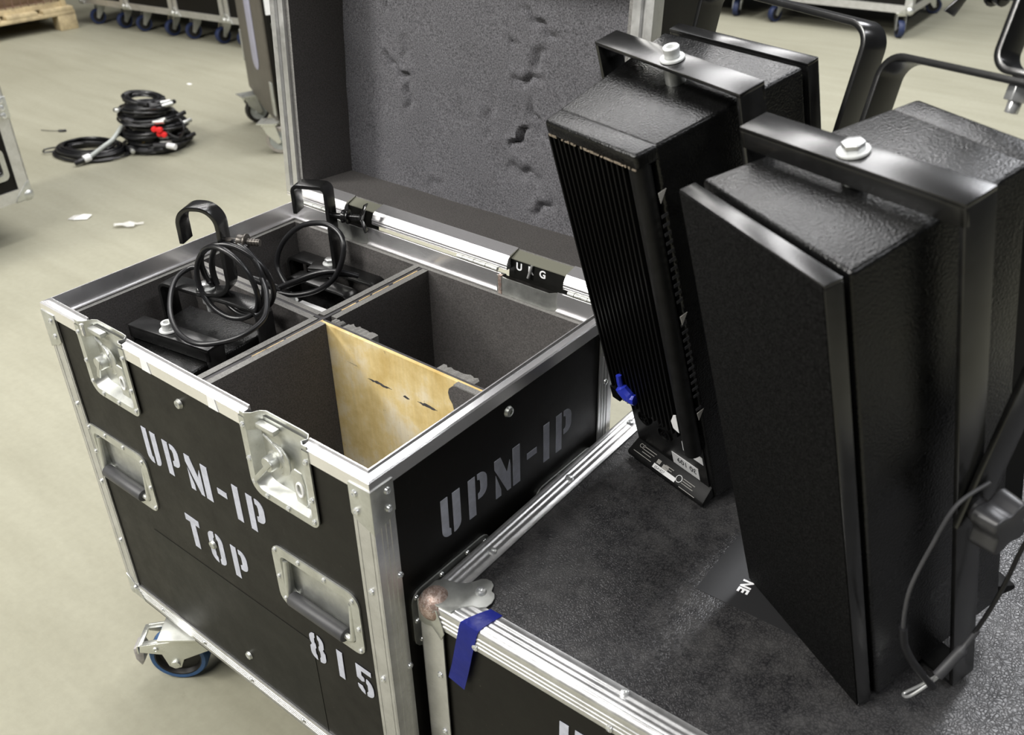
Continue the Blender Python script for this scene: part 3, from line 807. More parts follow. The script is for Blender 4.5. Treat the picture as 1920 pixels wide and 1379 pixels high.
# lid rim: left and right run, bottom broken by the two catch openings
def lrim(x0, x1, s):
    mb = MB()
    prof = [(0, -.0015), (.0095, -.0015), (.0105, .004), (.0165, .004), (.0175, .000), (.0290, .000), (.0290, .012), (.0, .022), (-.0015, .022), (-.0015, -.0015)]
    base = x0
    mb.prism([(base + s * p[0], p[1]) for p in prof], .004, LH, 'z')
    return mb
lp(lrim(LX0, 0, 1), 'rim_trim', M['alu']); lp(lrim(LX1, 0, -1), 'rim_trim', M['alu'])
for (x0, x1) in ((LX0, .138), (.206, .498), (.604, LX1)):
    mb = MB(); mb.prism([(-.001, .001), (-.001, .0105), (.002, .0175), (.006, .0220), (.0275, .0292), (.0275, .0278), (.008, .0195), (.010, .003), (.010, .001)], x0, x1, 'x')
    for t in (.0035, .0075): mb.box(x0, x1, -.0018, 0, t, t + .0018)
    lp(mb, 'rim_trim', M['rim'])
for (x0, x1) in ((.025, .135), (.40, .49), (.615, .70)):
    mb = MB(); k = 0; x = x0
    while x < x1 - .012:
        mb.cyl((x, -.003, -.001), (x + .011, -.003, -.001), .0028 if k % 2 else .0031, None, 10); x += .0118; k += 1
    lp(mb, 'hinge', M['zinc'], smooth=True)
# openings: drab dish floor and the dark board with light letters seen through the gap
for i, (x0, x1) in enumerate(((.138, .206), (.498, .604))):
    lp(MB().hexa([(x0, .010, .0165), (x1, .010, .0165), (x1 + .002, .030, .0262), (x0 - .002, .030, .0262)], [(x0, .010, .018), (x1, .010, .018), (x1 + .002, .030, .0276), (x0 - .002, .030, .0276)]), 'catch_dish', M['olive'])
    mb = MB(); mb.prism(rrect(x0 - .004, x1 + .001, -.020, .0165, .006), .011, .014, 'y'); b = lp(mb, 'name_board', M['lam2'])
    if i == 1:
        for ch, xx in (('U', .513), ('R', .535), ('G', .5575)):
            font_text(ch, frame_xf((xx, .0108, .0015), (1, 0, 0), (0, 0, 1)), .0165, 'board_letter', M['whitetxt'], lid, 'CENTER', .0002, .0004)
    mb = MB(); mb.cyl((x0 + .036, .006, -.004), (x0 + .0405, .009, .0165), .0022, None, 10); lp(mb, 'catch_pin', M['bright'], smooth=True)
# latch on the back of the lid
mb = MB(); mb.prism(rrect(.58, .708, .33, .43, .015), LD, LD + .003, 'y'); lt = lp(mb, 'latch_plate', M['zinc'], bevel=.001)
for (x, z) in ((.700, .34), (.700, .42), (.700, .385)):
    mb = MB(); add_rivet(mb, (x, LD + .003, z), (0, 1, 0), 1.3); mb.build('rivet', M['bright'], lid, smooth=True)
mb = MB(); mb.cyl((.690, LD + .002, .395), (.690, LD + .026, .395), .010, .010, 18); mb.cyl((.690, LD + .024, .395), (.690, LD + .030, .395), .016, .014, 18)
mb.cyl((.695, LD + .01, .372), (.695, LD + .024, .372), .007, .007, 14)
mb.build('latch_cam', M['bright'], lid, bevel=.001)

# ------------------------------------------------------------------ casters
def brake_caster(parent, x, y, zt, ang, r=.052, detailed=True):
    m = Matrix.Translation((x, y, 0)) @ Matrix.Rotation(R(ang), 4, 'Z')      # local +x = rolling direction, pedal at +x
    mb = MB(); mb.box(-.05, .05, -.042, .042, zt - .005, zt, m); mb.cyl(m @ Vector((0, 0, zt - .022)), m @ Vector((0, 0, zt - .005)), .030, .034, 24)
    pl = part_of(mb, 'caster', M['fork'], parent, bevel=.001)
    ox = .036; hz = r
    for s in (-1, 1):
        pf = [(-.030, zt - .020), (.028, zt - .020), (ox + .055, zt - .030), (ox + .058, zt - .046), (ox + .020, zt - .052), (ox + .013, hz - .006), (ox + .004, hz - .013), (ox - .008, hz - .010), (ox - .016, hz + .010), (-.032, zt - .042)]
        mb = MB(); mb.prism(pf, s * .0255 - .0015, s * .0255 + .0015, 'y', m)
        add_rivet(mb, m @ Vector((ox + .028, s * .027, zt - .038)), m.to_3x3() @ Vector((0, s, 0)), 1.1)
        mb.cyl(m @ Vector((ox, s * .025, hz)), m @ Vector((ox, s * .031, hz)), .009, .008, 16)
        part_of(mb, 'fork', M['fork'], pl, bevel=.0006)
    # top cover with square window
    mb = MB()
    for (a, b, c, d) in ((-.03, .052, -.026, .026), (.088, .097, -.026, .026), (.052, .088, -.026, -.015), (.052, .088, .015, .026)):
        za = zt - .0205 - max(0, a - .028) * .16; zb2 = zt - .0205 - max(0, b - .028) * .16
        mb.hexa([(a, c, za - .002), (b, c, zb2 - .002), (b, d, zb2 - .002), (a, d, za - .002)], [(a, c, za), (b, c, zb2), (b, d, zb2), (a, d, za)], m)
    mb.hexa([(.096, -.026, zt - .05), (.099, -.026, zt - .05), (.099, .026, zt - .05), (.096, .026, zt - .05)], [(.095, -.026, zt - .0325), (.098, -.026, zt - .0325), (.098, .026, zt - .0325), (.095, .026, zt - .0325)], m)
    part_of(mb, 'fork_cover', M['fork'], pl, bevel=.0005)
    mb = MB(); mb.prism([(.098, zt - .045), (.112, zt - .052), (.112, zt - .078), (.104, zt - .094), (.098, zt - .084), (.094, zt - .06)], -.014, .014, 'y', m)
    part_of(mb, 'brake_pedal', M['pedal'], pl, bevel=.002)
    c = m @ Vector((ox, 0, hz)); ax = m.to_3x3() @ Vector((0, 1, 0))
    mb = MB(); mb.lathe([(r * .80, -.016), (r * .93, -.0165), (r, -.011), (r, .011), (r * .93, .0165), (r * .80, .016)], c, ax, 40); part_of(mb, 'tyre', M['bluetyre'], pl, smooth=True)
    mb = MB(); mb.lathe([(0, -.012), (.012, -.015), (.016, -.008), (r * .70, -.007), (r * .76, -.0155), (r * .815, -.0155), (r * .815, .0155), (r * .76, .0155), (r * .70, .007), (.016, .008), (.012, .015), (0, .012)], c, ax, 36); part_of(mb, 'wheel', M['hub'], pl, smooth=True)
    return pl
def part_of(mb, name, mat, parent, **kw): return mb.build(name, mat, parent, **kw)
brake_caster(c1, .140, .024, ZB - .012, 219)
part(MB().box(.030, .250, .002, .11, ZB - .013, ZB - .0016), 'caster_board', M['lam'])
brake_caster(c1, .56, .07, ZB - .012, 200)
part(MB().box(.45, .66, .01, .12, ZB - .013, ZB - .0016), 'caster_board', M['lam'])
brake_caster(c1, .14, .41, ZB - .012, 150)
part(MB().box(.03, .25, .36, .47, ZB - .013, ZB - .0016), 'caster_board', M['lam'])
brake_caster(c1, .56, .41, ZB - .012, 30)
part(MB().box(.45, .66, .36, .47, ZB - .013, ZB - .0016), 'caster_board', M['lam'])

# ------------------------------------------------------------------ covered flight case in front
C2X, C2Y, Z2 = .7085, .0425, .5318
W2, D2 = 1.20, .90
c2 = thing('flight_case', 'closed black flight case with leather-grain lid carrying the two upright loudspeakers', 'flight case', (C2X, C2Y, 0), (0, 0, R(1.2)))
part(MB().box(.004, W2 - .004, .004, D2 - .004, .14, Z2 - .004), 'body', M['lam'], c2)
mb = MB(); mb.box(.031, W2 - .031, .029, D2 - .031, Z2 - .003, Z2 - .0002); lidtop = part(mb, 'lid_covering', M['leather'], c2, label='black leather-grain lid covering')
def edge_prof(wt, wf, r=.007):
    # (inset, z below top) outline of a rounded ribbed angle
    P = [(wt, Z2 + .0005), (wt, Z2 + .0020)]
    for t in (.75, .5, .28):
        P += [(wt * t + .0025, Z2 + .0021), (wt * t + .0016, Z2 + .0028), (wt * t - .0016, Z2 + .0028), (wt * t - .0025, Z2 + .0021)]
    P += [(r - .0015 - r * math.sin(R(a)), Z2 + .0022 - r + r * math.cos(R(a))) for a in (0, 22, 45, 68, 90)]
    for t in (.36, .58, .78):
        P += [(-.0016, Z2 - wf * t + .0022), (-.0026, Z2 - wf * t + .0012), (-.0026, Z2 - wf * t - .0012), (-.0016, Z2 - wf * t - .0022)]
    P += [(-.0016, Z2 - wf), (.002, Z2 - wf), (.002, Z2 - .004)]
    return P
mb = MB(); mb.prism([(p[0], p[1]) for p in edge_prof(.033, .033)], .018, W2, 'x')
e1 = part(mb, 'edge_trim', M['alu'], c2, smooth=True)
mb = MB(); mb.prism([(p[0], p[1]) for p in edge_prof(.036, .030)], .018, D2, 'y')
e2 = part(mb, 'edge_trim', M['alu'], c2, smooth=True)
mb = MB(); mb.prism([(W2 - p[0], p[1]) for p in edge_prof(.036, .030)], 0, D2, 'y'); part(mb, 'edge_trim', M['alu'], c2, smooth=True)
mb = MB(); mb.prism([(D2 - p[0], p[1]) for p in edge_prof(.033, .030)], 0, W2, 'x'); part(mb, 'edge_trim', M['alu'], c2, smooth=True)
mb = MB(); mb.box(-.0015, .035, -.0015, .001, .15, Z2 - .022); mb.box(-.0015, .001, -.0015, .033, .15, Z2 - .022)
p2 = part(mb, 'corner_post', M['alu'], c2, bevel=.0008)
mb = MB(); mb.box(W2 - .035, W2 + .0015, -.0015, .001, .15, Z2 - .022); part(mb, 'corner_post', M['alu'], c2)
mb = MB(); mb.box(.01, W2 - .01, -.0018, .03, .135, .165); part(mb, 'bottom_trim', M['alu'], c2)
for z in (.412, .30): rivet(p2, (.026, -.0015, z), (0, -1, 0))
for (x, y) in ((.024, .113), (.018, .295), (.018, .46)): rivet(e2, (x, y, Z2 + .002), (0, 0, 1), 1.25)
for x in (.275, .53): rivet(e1, (x, .026, Z2 + .002), (0, 0, 1), 1.15)
for x in (.088, .275, .46): rivet(e1, (x, -.0018, Z2 - .027), (0, -1, 0), 1.05)
# rusty ball corner with heart shaped top leaf
mb = MB(); rb = .0215
c = Vector((.0150, .0115, Z2 - .0105))
ds = Vector((-1, -1, 1.15)).normalized()
mb.lathe([(0, rb * 1.0)] + [(rb * math.sin(R(a)), rb * math.cos(R(a))) for a in range(8, 168, 8)], c, ds, 32)
ball = part(mb, 'ball_corner', M['rust'], c2, smooth=True, label='rusty rounded ball corner')
heart = [(-.001, .030), (.0054, .0385), (.0170, .0412), (.0272, .0456), (.0345, .0515), (.0395, .0585), (.0430, .0655), (.0490, .0700), (.0560, .0705), (.0625, .0665), (.0655, .0590), (.0668, .0572), (.0720, .0560), (.0765, .0505), (.0790, .0420), (.0778, .0335), (.0715, .0272), (.0625, .0240), (.0550, .0165), (.0500, .0075), (.0490, .000), (.030, -.001), (.004, -.001), (-.001, .004)]
mb = MB(); mb.prism(heart, Z2 + .0022, Z2 + .0040, 'z'); leaf = part(mb, 'corner_leaf', M['zinc'], ball, bevel=.0008)
mb = MB(); mb.prism([(-.001, Z2 - .004), (.030, Z2 - .002), (.033, Z2 - .012), (.036, Z2 - .020), (.040, Z2 - .036), (.034, Z2 - .050), (.028, Z2 - .042), (.020, Z2 - .034), (.010, Z2 - .037), (-.001, Z2 - .036)], -.0042, -.0024, 'y'); part(mb, 'corner_leaf', M['zinc'], ball, bevel=.0008)
mb = MB(); mb.prism([(-.001, Z2 - .004), (.030, Z2 - .002), (.036, Z2 - .020), (.040, Z2 - .034), (.030, Z2 - .040), (.020, Z2 - .034), (-.001, Z2 - .034)], -.0040, -.0022, 'x'); part(mb, 'corner_leaf', M['zinc'], ball, bevel=.0008)
mb = MB(); add_rivet(mb, (.0570, .0480, Z2 + .0040), (0, 0, 1), 1.5); mb.build('rivet', M['bright'], ball, smooth=True)
# blue tape folded over the front edge
mb = MB(); bm = mb.bm
prof = [(.0345, Z2 + .0028), (.020, Z2 + .0044), (.006, Z2 + .0036), (-.0012, Z2 + .0016), (-.0034, Z2 - .006), (-.0036, Z2 - .04), (-.0032, Z2 - .08), (-.0030, Z2 - .118)]
xs = [(.083, .101), (.077, .098), (.070, .0945), (.066, .093), (.0645, .0915), (.0575, .084), (.049, .0755), (.041, .0665)]
a = [bm.verts.new((x[0], p[0], p[1] + (.0 if i != 7 else .006))) for i, (p, x) in enumerate(zip(prof, xs))]; b = [bm.verts.new((x[1], p[0], p[1])) for p, x in zip(prof, xs)]
for i in range(len(a) - 1): bm.faces.new((a[i], a[i + 1], b[i + 1], b[i]))
bmesh.ops.solidify(bm, geom=bm.faces[:], thickness=.0004)
part(mb, 'blue_tape', M['tape'], e1, smooth=True, label='strip of blue tape folded over the edge')
# sticker with letters under the loudspeaker
mb = MB(); mb.box(.2620, .46, .212, .365, Z2 - .0002, Z2 + .0003); st = part(mb, 'lid_sticker', M['sticker'], c2)
font_text('NE', frame_xf((1.0115 - C2X, .3115 - C2Y - .0075, Z2 + .0004), (0.04, -1, 0), (1, .04, 0)), .0185, 'sticker_lettering', M['whitetxt'], st, 'LEFT', .0001, .0006)
stencil('UPM-1P', (.206, .0036, .3945), (1, 0, 0), (0, 0, 1), .063, .0165, 'stencil_lettering', c2)
for (x, y, a) in ((.1, .1, 30), (1.1, .1, 200), (.1, .8, 90), (1.1, .8, 10)): brake_caster(c2, x, y, .137, a)

# ------------------------------------------------------------------ loudspeakers
wf, wr, SD, SH, tf = .2041, .1466, .2308, .5485, .0226
def half(y): return wf / 2 + (wr - wf) / 2 * max(0, (y - tf)) / (SD - tf)
def trap(y0, y1, e=0.0): return [(-half(y0) + e, y0), (half(y0) - e, y0), (half(y1) - e, y1), (-half(y1) + e, y1)]

def socket_bolt(parent, p, hexhead, nm='bolt', mat=None):
    p = Vector(p)
    mb = MB(); mb.lathe([(0, 0), (.0125, 0), (.0135, .001), (.0130, .0026), (.0085, .0030)], p, (0, 0, 1), 28)
    o = part(mb, 'washer', mat or M['paleblt'], parent, smooth=True)
    mb = MB()
    if hexhead:
        mb.cyl(p + Vector((0, 0, .002)), p + Vector((0, 0, .0098)), .0098, .0096, 6); b = part(mb, nm, mat or M['bright'], parent, bevel=.0008)
    else:
        mb.lathe([(.0078, .002), (.0082, .003), (.0090, .0135), (.0082, .0145), (.0055, .0145), (.0050, .0140), (.0045, .0095), (0, .0095)], p, (0, 0, 1), 24); b = part(mb, nm, mat or M['paleblt'], parent, smooth=True)
    return b

def loudspeaker(label, matrix, by, byaw, yoke_pz, yoke_L, yoke_phi, hexhead, rear):
    o = thing('loudspeaker', label, 'loudspeaker', matrix=matrix)
    yb = SD - .024
    mb = MB(); mb.prism(trap(tf, yb), 0, SH, 'z'); cab = part(mb, 'cabinet', M['paint'], o, bevel=.004, seg=3)
    # top and corner columns framing the heat sink
    mb = MB(); mb.prism(trap(yb - .004, SD), SH - .018, SH, 'z')
    part(mb, 'top_lip', M['paint'], o, bevel=.004, seg=3)
    mb = MB(); xx = half(SD) - .002
    mb.tube([(-xx + .009, SD - .012, .095), (-xx + .009, SD - .012, SH - .016)], .0115, 14)
    part(mb, 'corner_column', M['dull'], o, smooth=True)
    mb = MB(); n = 15; xa, xb = -xx + .024, xx + .003
    for i in range(n):
        x = xa + (xb - xa) * i / (n - 1); mb.box(x - .0014, x + .0014, yb - .001, SD - .002, .122, SH - .019)
    mb.box(xa, xb, yb - .006, yb, .122, SH - .019)
    mb.box(xb - .012, xb + .003, yb - .002, SD, .118, .14)
    part(mb, 'heat_sink', M['fin'], o)
    mb = MB(); mb.hexa([(-half(SD), yb - .002, 0), (half(SD), yb - .002, 0), (half(SD) + .003, SD, 0), (-half(SD) - .003, SD, 0)], [(-half(SD), yb - .002, .021), (half(SD), yb - .002, .021), (half(SD) + .003, SD, .008), (-half(SD) - .003, SD, .008)])
    led = part(mb, 'base_ledge', M['dull'], o, bevel=.003, seg=2)
    mb = MB(); mb.box(-half(SD) + .004, half(SD) - .002, yb - .002, yb + .002, .018, .120); cp = part(mb, 'connector_panel', M['smooth'], o)
    mb = MB(); mb.box(-half(SD) + .006, half(SD) - .004, yb + .002, yb + .004, .102, .106); mb.box(-half(SD) + .006, half(SD) - .006, yb + .002, yb + .003, .113, .115); part(mb, 'panel_rib', M['zinc'], cp)
    for (x, z, r_) in ((.044, .080, .012), (.004, .076, .013)):
        mb = MB(); mb.lathe([(r_, 0), (r_, .003), (r_ * .82, .0036), (r_ * .8, .0006), (0, .0006)], (x, yb + .002, z), (0, 1, 0), 20)
        for a in range(3): mb.cyl((x + .004 * math.cos(a * 2.1), yb + .002, z + .004 * math.sin(a * 2.1)), (x + .004 * math.cos(a * 2.1), yb + .006, z + .004 * math.sin(a * 2.1)), .0014, None, 8)
        part(mb, 'socket', M['fin'], cp, smooth=True)
    if rear:
        nd = Vector((0, .033, .024)).normalized(); up = Vector((0, -.024, .033)).normalized()
        def lx(x, t): return frame_xf((x, yb + .0005 + .0235 * t, .0208 - .0130 * t + .0004), (-1, 0, 0), (0, -.0235, .0130))
        mb = MB(); mb.box(0, .044, 0, .0065, 0, .0004, lx(.024, .93)); part(mb, 'serial_label', M['label'], led)
        font_text('0541827', lx(.0235, .90) @ Matrix.Translation((.003, .0, .0005)), .0055, 'label_text', M['ink'], led)
        font_text('CE', lx(.062, .44), .0085, 'label_text', M['print'], led)
        mb = MB(); mb.tube([lx(-.024, .62) @ Vector((.005 * math.cos(a), .005 * math.sin(a), .0004)) for a in [2 * PI * i / 20 for i in range(20)]], .0006, 6, True); part(mb, 'approval_mark', M['label'], led)
        mb = MB()
        for (x, t, L) in ((.052, .3, .024), (.052, .45, .022), (.052, .6, .018), (.066, .78, .036), (-.030, .5, .022), (-.030, .62, .018), (-.030, .74, .022), (.006, .45, .016), (.006, .58, .014), (-.03, .97, .03)):
            mb.box(0, L, 0, .0009, 0, .0004, lx(x, t))
        mb.box(0, .007, 0, .006, 0, .0004, lx(.022, .62)); mb.box(0, .011, 0, .006, 0, .0004, lx(.010, .68))
        part(mb, 'label_print', M['print'], led)
        mb = MB(); mb.box(-.053, -.002, yb + .002, yb + .0026, .0215, .0440); part(mb, 'asset_label', M['label'], cp)
        font_text('30 109', frame_xf((-.049, yb + .0028, .0395), (1, 0, 0), (0, 0, -1)) @ Matrix.Scale(-1, 4, (0, 0, 1)), .0135, 'label_text', M['ink'], cp)
        for v in (0,): pass
        mb = MB(); mb.box(-.066, -.048, yb + .002, yb + .0026, .062, .076); mb.box(-.032, -.029, yb + .002, yb + .0026, .066, .084); part(mb, 'label_scrap', M['label'], cp)
        mb = MB(); mb.prism([(-.055, .135), (-.045, .138), (-.043, .150), (-.050, .165), (-.055, .168)], SD - .002, SD - .0012, 'y'); part(mb, 'label_scrap', M['label'], o)
        mb = MB()
        for i in range(26):
            z = .47 - i * .0115
            if i % 13 == 11: continue
            mb.box(-half(.215) - .0042, -half(.215) - .0037, .207, .216, z - .002, z + .002)
        part(mb, 'warning_strip', plain('faint_warning_print', (0.016, 0.016, 0.018), .6), cab)
        for z in (.487, .322, .165):
            mb = MB(); mb.hexa([(-half(.208) - .0040, .205, z + .013), (-half(.208) - .0040, .216, z + .013), (-half(.208) - .0040, .215, z)], [(-half(.208) - .0046, .205, z + .013), (-half(.208) - .0046, .216, z + .013), (-half(.208) - .0046, .215, z)])
            part(mb, 'warning_triangle', M['print'], cab)
        mb = MB(); mb.tube(smooth_path([(.048, SD + .001, .178), (.044, SD + .004, .160), (.030, SD + .003, .148), (.022, SD + .001, .147)]), [.004] * 8 + [.0085] * 8 + [.0075] * 8 + [.003], 8); part(mb, 'blue_tape', M['tape'], o, smooth=True, label='blue tape scrap on the heat sink')
        # chipped paint along the top edge
        mb = MB(); r_ = random.Random(5)
        for i in range(26):
            x = half(SD) - .003 - (wr - .006) * i / 26; L = r_.uniform(.002, .006)
            if r_.random() < .8: mb.box(x - L, x, SD - .0012, SD + .0002, SH - .0182, SH - .0172 + r_.uniform(0, .0018))
        part(mb, 'chipped_edge', M['worn'], cab)
    # grille: frame and foam
    mb = MB(); g0, g1 = 0.0, .0160; a = wf / 2
    t = .0035
    mb.box(-a, a, g0, g1, SH - t, SH); mb.box(-a, a, g0, g1, 0, t); mb.box(-a, -a + t, g0, g1, t, SH - t); mb.box(a - t, a, g0, g1, t, SH - t)
    mb.box(-a + t, a - t, g1 - .003, g1, t, SH - t)
    gr = part(mb, 'grille_frame', M['smooth'], o, bevel=.0006)
    mb = MB(); mb.box(-a + t * .3, a - t * .3, g0 - .0012, g1 - .004, t * .3, SH - t * .3); part(mb, 'grille', M['grille'], o, bevel=.0004)
    part(MB().box(-a + .012, a - .012, g1 - .001, tf + .003, .01, SH - .01), 'grille_spacer', M['fin'], o)
    # strap bracket
    mR = Matrix.Translation((0, by, 0)) @ Matrix.Rotation(R(byaw), 4, 'Z')
    hw, hx = .016, .1185
    zt = SH + .0255; zb3 = -.030
    mb = MB(); mb.box(-hx, hx, -hw, hw, zt - .0045, zt, mR); mb.box(-hx, hx, -hw, -hw + .0045, zt - .021, zt - .004, mR)
    br = part(mb, 'bracket', M['smooth'], o, bevel=.0009)
    mb = MB(); mb.box(hx - .0055, hx, -hw, hw, zb3, zt - .004, mR); part(mb, 'bracket_strap', M['smooth'], br, bevel=.0008)
    mb = MB(); mb.box(-hx, -hx + .0055, -hw, hw, zb3, zt - .004, mR); part(mb, 'bracket_strap', M['smooth'], br, bevel=.0008)
    mb = MB(); mb.box(-hx + .004, hx - .004, -hw, hw, zb3, zb3 + .0055, mR); part(mb, 'bracket_strap', M['smooth'], br)
    mb = MB(); mb.cyl((0, by, SH - .001), (0, by, zt - .003), .011, None, 20); part(mb, 'spacer', M['zinc'], br, smooth=True)
    mb = MB(); mb.cyl((0, by, zb3 + .004), (0, by, .001), .011, None, 20); part(mb, 'spacer', M['zinc'], br, smooth=True)
    socket_bolt(br, (0, by, zt), hexhead)
    # swivel yoke
    if yoke_L:
        f = R(yoke_phi); u = Vector((0, math.sin(f), math.cos(f))); px = hx + .0045
        def yk(x, s): return mR @ Vector((x, 0, yoke_pz)) + (mR.to_3x3() @ u) * s
        path = fillet_path([yk(-px, -.02), yk(-px, yoke_L), yk(px, yoke_L), yk(px, -.02)], .022, 8)
        wv = mR.to_3x3() @ Vector((0, math.cos(f), -math.sin(f)))
        mb = MB(); mb.strip(path, wv, .0175, .0065)
        yo = part(mb, 'yoke', M['smooth'], o, bevel=.0008)
        for s in (-1, 1):
            ax = mR.to_3x3() @ Vector((s, 0, 0)); p = yk(s * (px + .003), 0)
            mb = MB(); mb.cyl(p, p + ax * .010, .012, .012, 20)
            part(mb, 'knob_collar', M['knob'], yo, smooth=True)
            mb = MB(); N = 30; q0 = p + ax * .009
            aa = ax.orthogonal().normalized(); bb = ax.cross(aa)
            poly = [((.024 + .0055 * math.cos(4 * th)) * math.cos(th), (.024 + .0055 * math.cos(4 * th)) * math.sin(th)) for th in [2 * PI * i / N for i in range(N)]]
            mb.hexa([q0 + aa * q[0] + bb * q[1] for q in poly], [q0 + ax * .026 + aa * q[0] * .92 + bb * q[1] * .92 for q in poly])
            part(mb, 'knob', M['knob'], yo, bevel=.003, seg=3)
        return o, br, yo, yk, wv, u, mR
    return o, br, None, None, None, None, mR

def spk_matrix(x, y, yaw, lean, pivy):
    return Matrix.Translation((x, y, Z2 + .0030)) @ Matrix.Rotation(yaw, 4, 'Z') @ Matrix.Rotation(lean, 4, 'X') @ Matrix.Translation((0, -pivy, 0))
m2 = spk_matrix(1.09901, .26222, -.523167, .268652, 0)
m1 = spk_matrix(.829155, .413504, 2.862184, -.290154, SD)
s2, br2, yo2, yk2, wv2, u2, mR2 = loudspeaker('black loudspeaker with the foam grille facing us, leaning forward on the flight case lid', m2, .106, 8, .250, .356, 30.6, True, False)
s1, br1, yo1, yk1, wv1, u1, mR1 = loudspeaker('black loudspeaker with finned heat sink towards us and white labels at its base', m1, .104, -4, .25, .353, -28.2, False, True)

# hook clamp bolted to a bar: P base point, n direction the hook opens away from, width dir, sizes
def hook_clamp(parent, P, n, wv, up, H, G, drop, rad, hw=.0125, th=.0055, tail=.03, wing=True, boltlen=.06, boltz=None, foot=True):
    P = Vector(P); n = Vector(n).normalized(); wv = Vector(wv).normalized(); up = Vector(up).normalized()
    pts = [P - n * tail, P, P + up * H, P + up * H - n * G, P + up * (H - drop) - n * G]
    if not foot: pts = pts[1:]
    mb = MB(); mb.strip(fillet_path(pts, rad, 9) if foot else fillet_path(pts, rad, 9), wv, hw, th)
    o = part(mb, 'hook_clamp', M['smooth'], parent, bevel=.0007)
    bz = P + up * (boltz if boltz else H * .52)
    mb = MB(); mb.cyl(bz - n * .006, bz + n * boltlen, .0052, None, 14)
    for k in range(8): mb.cyl(bz + n * (boltlen * .35 + k * .0045), bz + n * (boltlen * .35 + k * .0045 + .002), .0058, None, 14)
    b = part(mb, 'clamp_bolt', M['darkbolt'] if not wing else M['smooth'], o, smooth=True)
    mb = MB(); mb.cyl(bz + n * boltlen * .40, bz + n * boltlen * .58, .0115, .0095, 16); mb.cyl(bz + n * boltlen * .58, bz + n * boltlen * .64, .0125, .0125, 16); part(mb, 'nut', M['darkbolt'] if not wing else M['smooth'], o, bevel=.001)
    mb = MB(); add_rivet(mb, bz - n * (th * .5), -n, 1.1); part(mb, 'rivet', M['bright'], o, smooth=True)
    if wing:
        q = bz + n * (boltlen + .002)
        for s in (-1, 1):
            mb = MB(); d = (up * .8 + wv * .15 + n * .35).normalized() * s if s > 0 else (-up * .8 - wv * .15 + n * .35).normalized()
            a = q + d * .004; e = q + d * .026
            t = n.cross(d).normalized()
            mb.hexa([a - t * .004 - n * .0015, a + t * .004 - n * .0015, e + t * .008 - n * .0015, e - t * .008 - n * .0015], [a - t * .004 + n * .0015, a + t * .004 + n * .0015, e + t * .008 + n * .0015, e - t * .008 + n * .0015])
            part(mb, 'wing', M['smooth'], o, bevel=.001)
    return o
# clamp on the yoke of the front loudspeaker (top right of the view)
P = yk2(-.012, .363)
nn = mR2.to_3x3() @ Vector((-1, 0, 0)); uu = mR2.to_3x3() @ u2
hk = hook_clamp(s2, P, nn, wv2, uu, .115, .065, .03, .016, hw=.015, th=.0065, tail=.052, foot=True, boltlen=.055)
mb = MB(); q = yk2(.012, .356); mb.cyl(q - uu * .016, q + uu * .004, .0105, .0105, 6); mb.cyl(q - uu * .026, q - uu * .015, .006, .006, 12); part(mb, 'yoke_bolt', M['bright'], yo2, bevel=.001)

# safety cable hanging on the front loudspeaker
inv2 = m2
def L2W(p): return m2 @ Vector(p)
sc = thing('safety_cable', 'thin black steel safety cable looped from strap knob to base of grille-side loudspeaker', 'cable', tuple(L2W((.13, .08, .0))))
base = Vector(sc.location)
def WP(pts): return [L2W(p) - base for p in pts]
cp_ = [(.135, .126, .292), (.136, .090, .287), (.137, .062, .251), (.137, .041, .213), (.137, .033, .179), (.137, .031, .152)]
mb = MB(); mb.tube(smooth_path(WP(cp_)), .0019, 8); part(mb, 'wire', M['rubberg'], sc, smooth=True)
cp_ = [(.137, .031, .157), (.137, .032, .128), (.137, .040, .096), (.138, .050, .068), (.140, .062, .036)]
mb = MB(); mb.tube(smooth_path(WP(cp_)), .0040, 10); part(mb, 'cable_sleeve', M['rubber'], sc, smooth=True)
cp_ = [(.142, .178, .215), (.138, .163, .172), (.137, .144, .125), (.138, .113, .083), (.139, .092, .066)]
mb = MB(); mb.tube(smooth_path(WP(cp_)), .0022, 8); part(mb, 'wire', M['rubber'], sc, smooth=True)
cp_ = [(.138, .118, .086), (.139, .098, .070), (.140, .068, .050)]
mb = MB(); mb.tube(smooth_path(WP(cp_)), [.0032] * 8 + [.0056] * 9, 10); part(mb, 'cable_sleeve', M['rubberg'], sc, smooth=True)
mb = MB(); mb.tube(smooth_path(WP([(.140, .072, .050), (.138, .058, .040), (.132, .040, .026), (.124, .040, .020), (.130, .056, .030)]), 6, True), .0017, 8, True); part(mb, 'carabiner', M['bright'], sc, smooth=True)

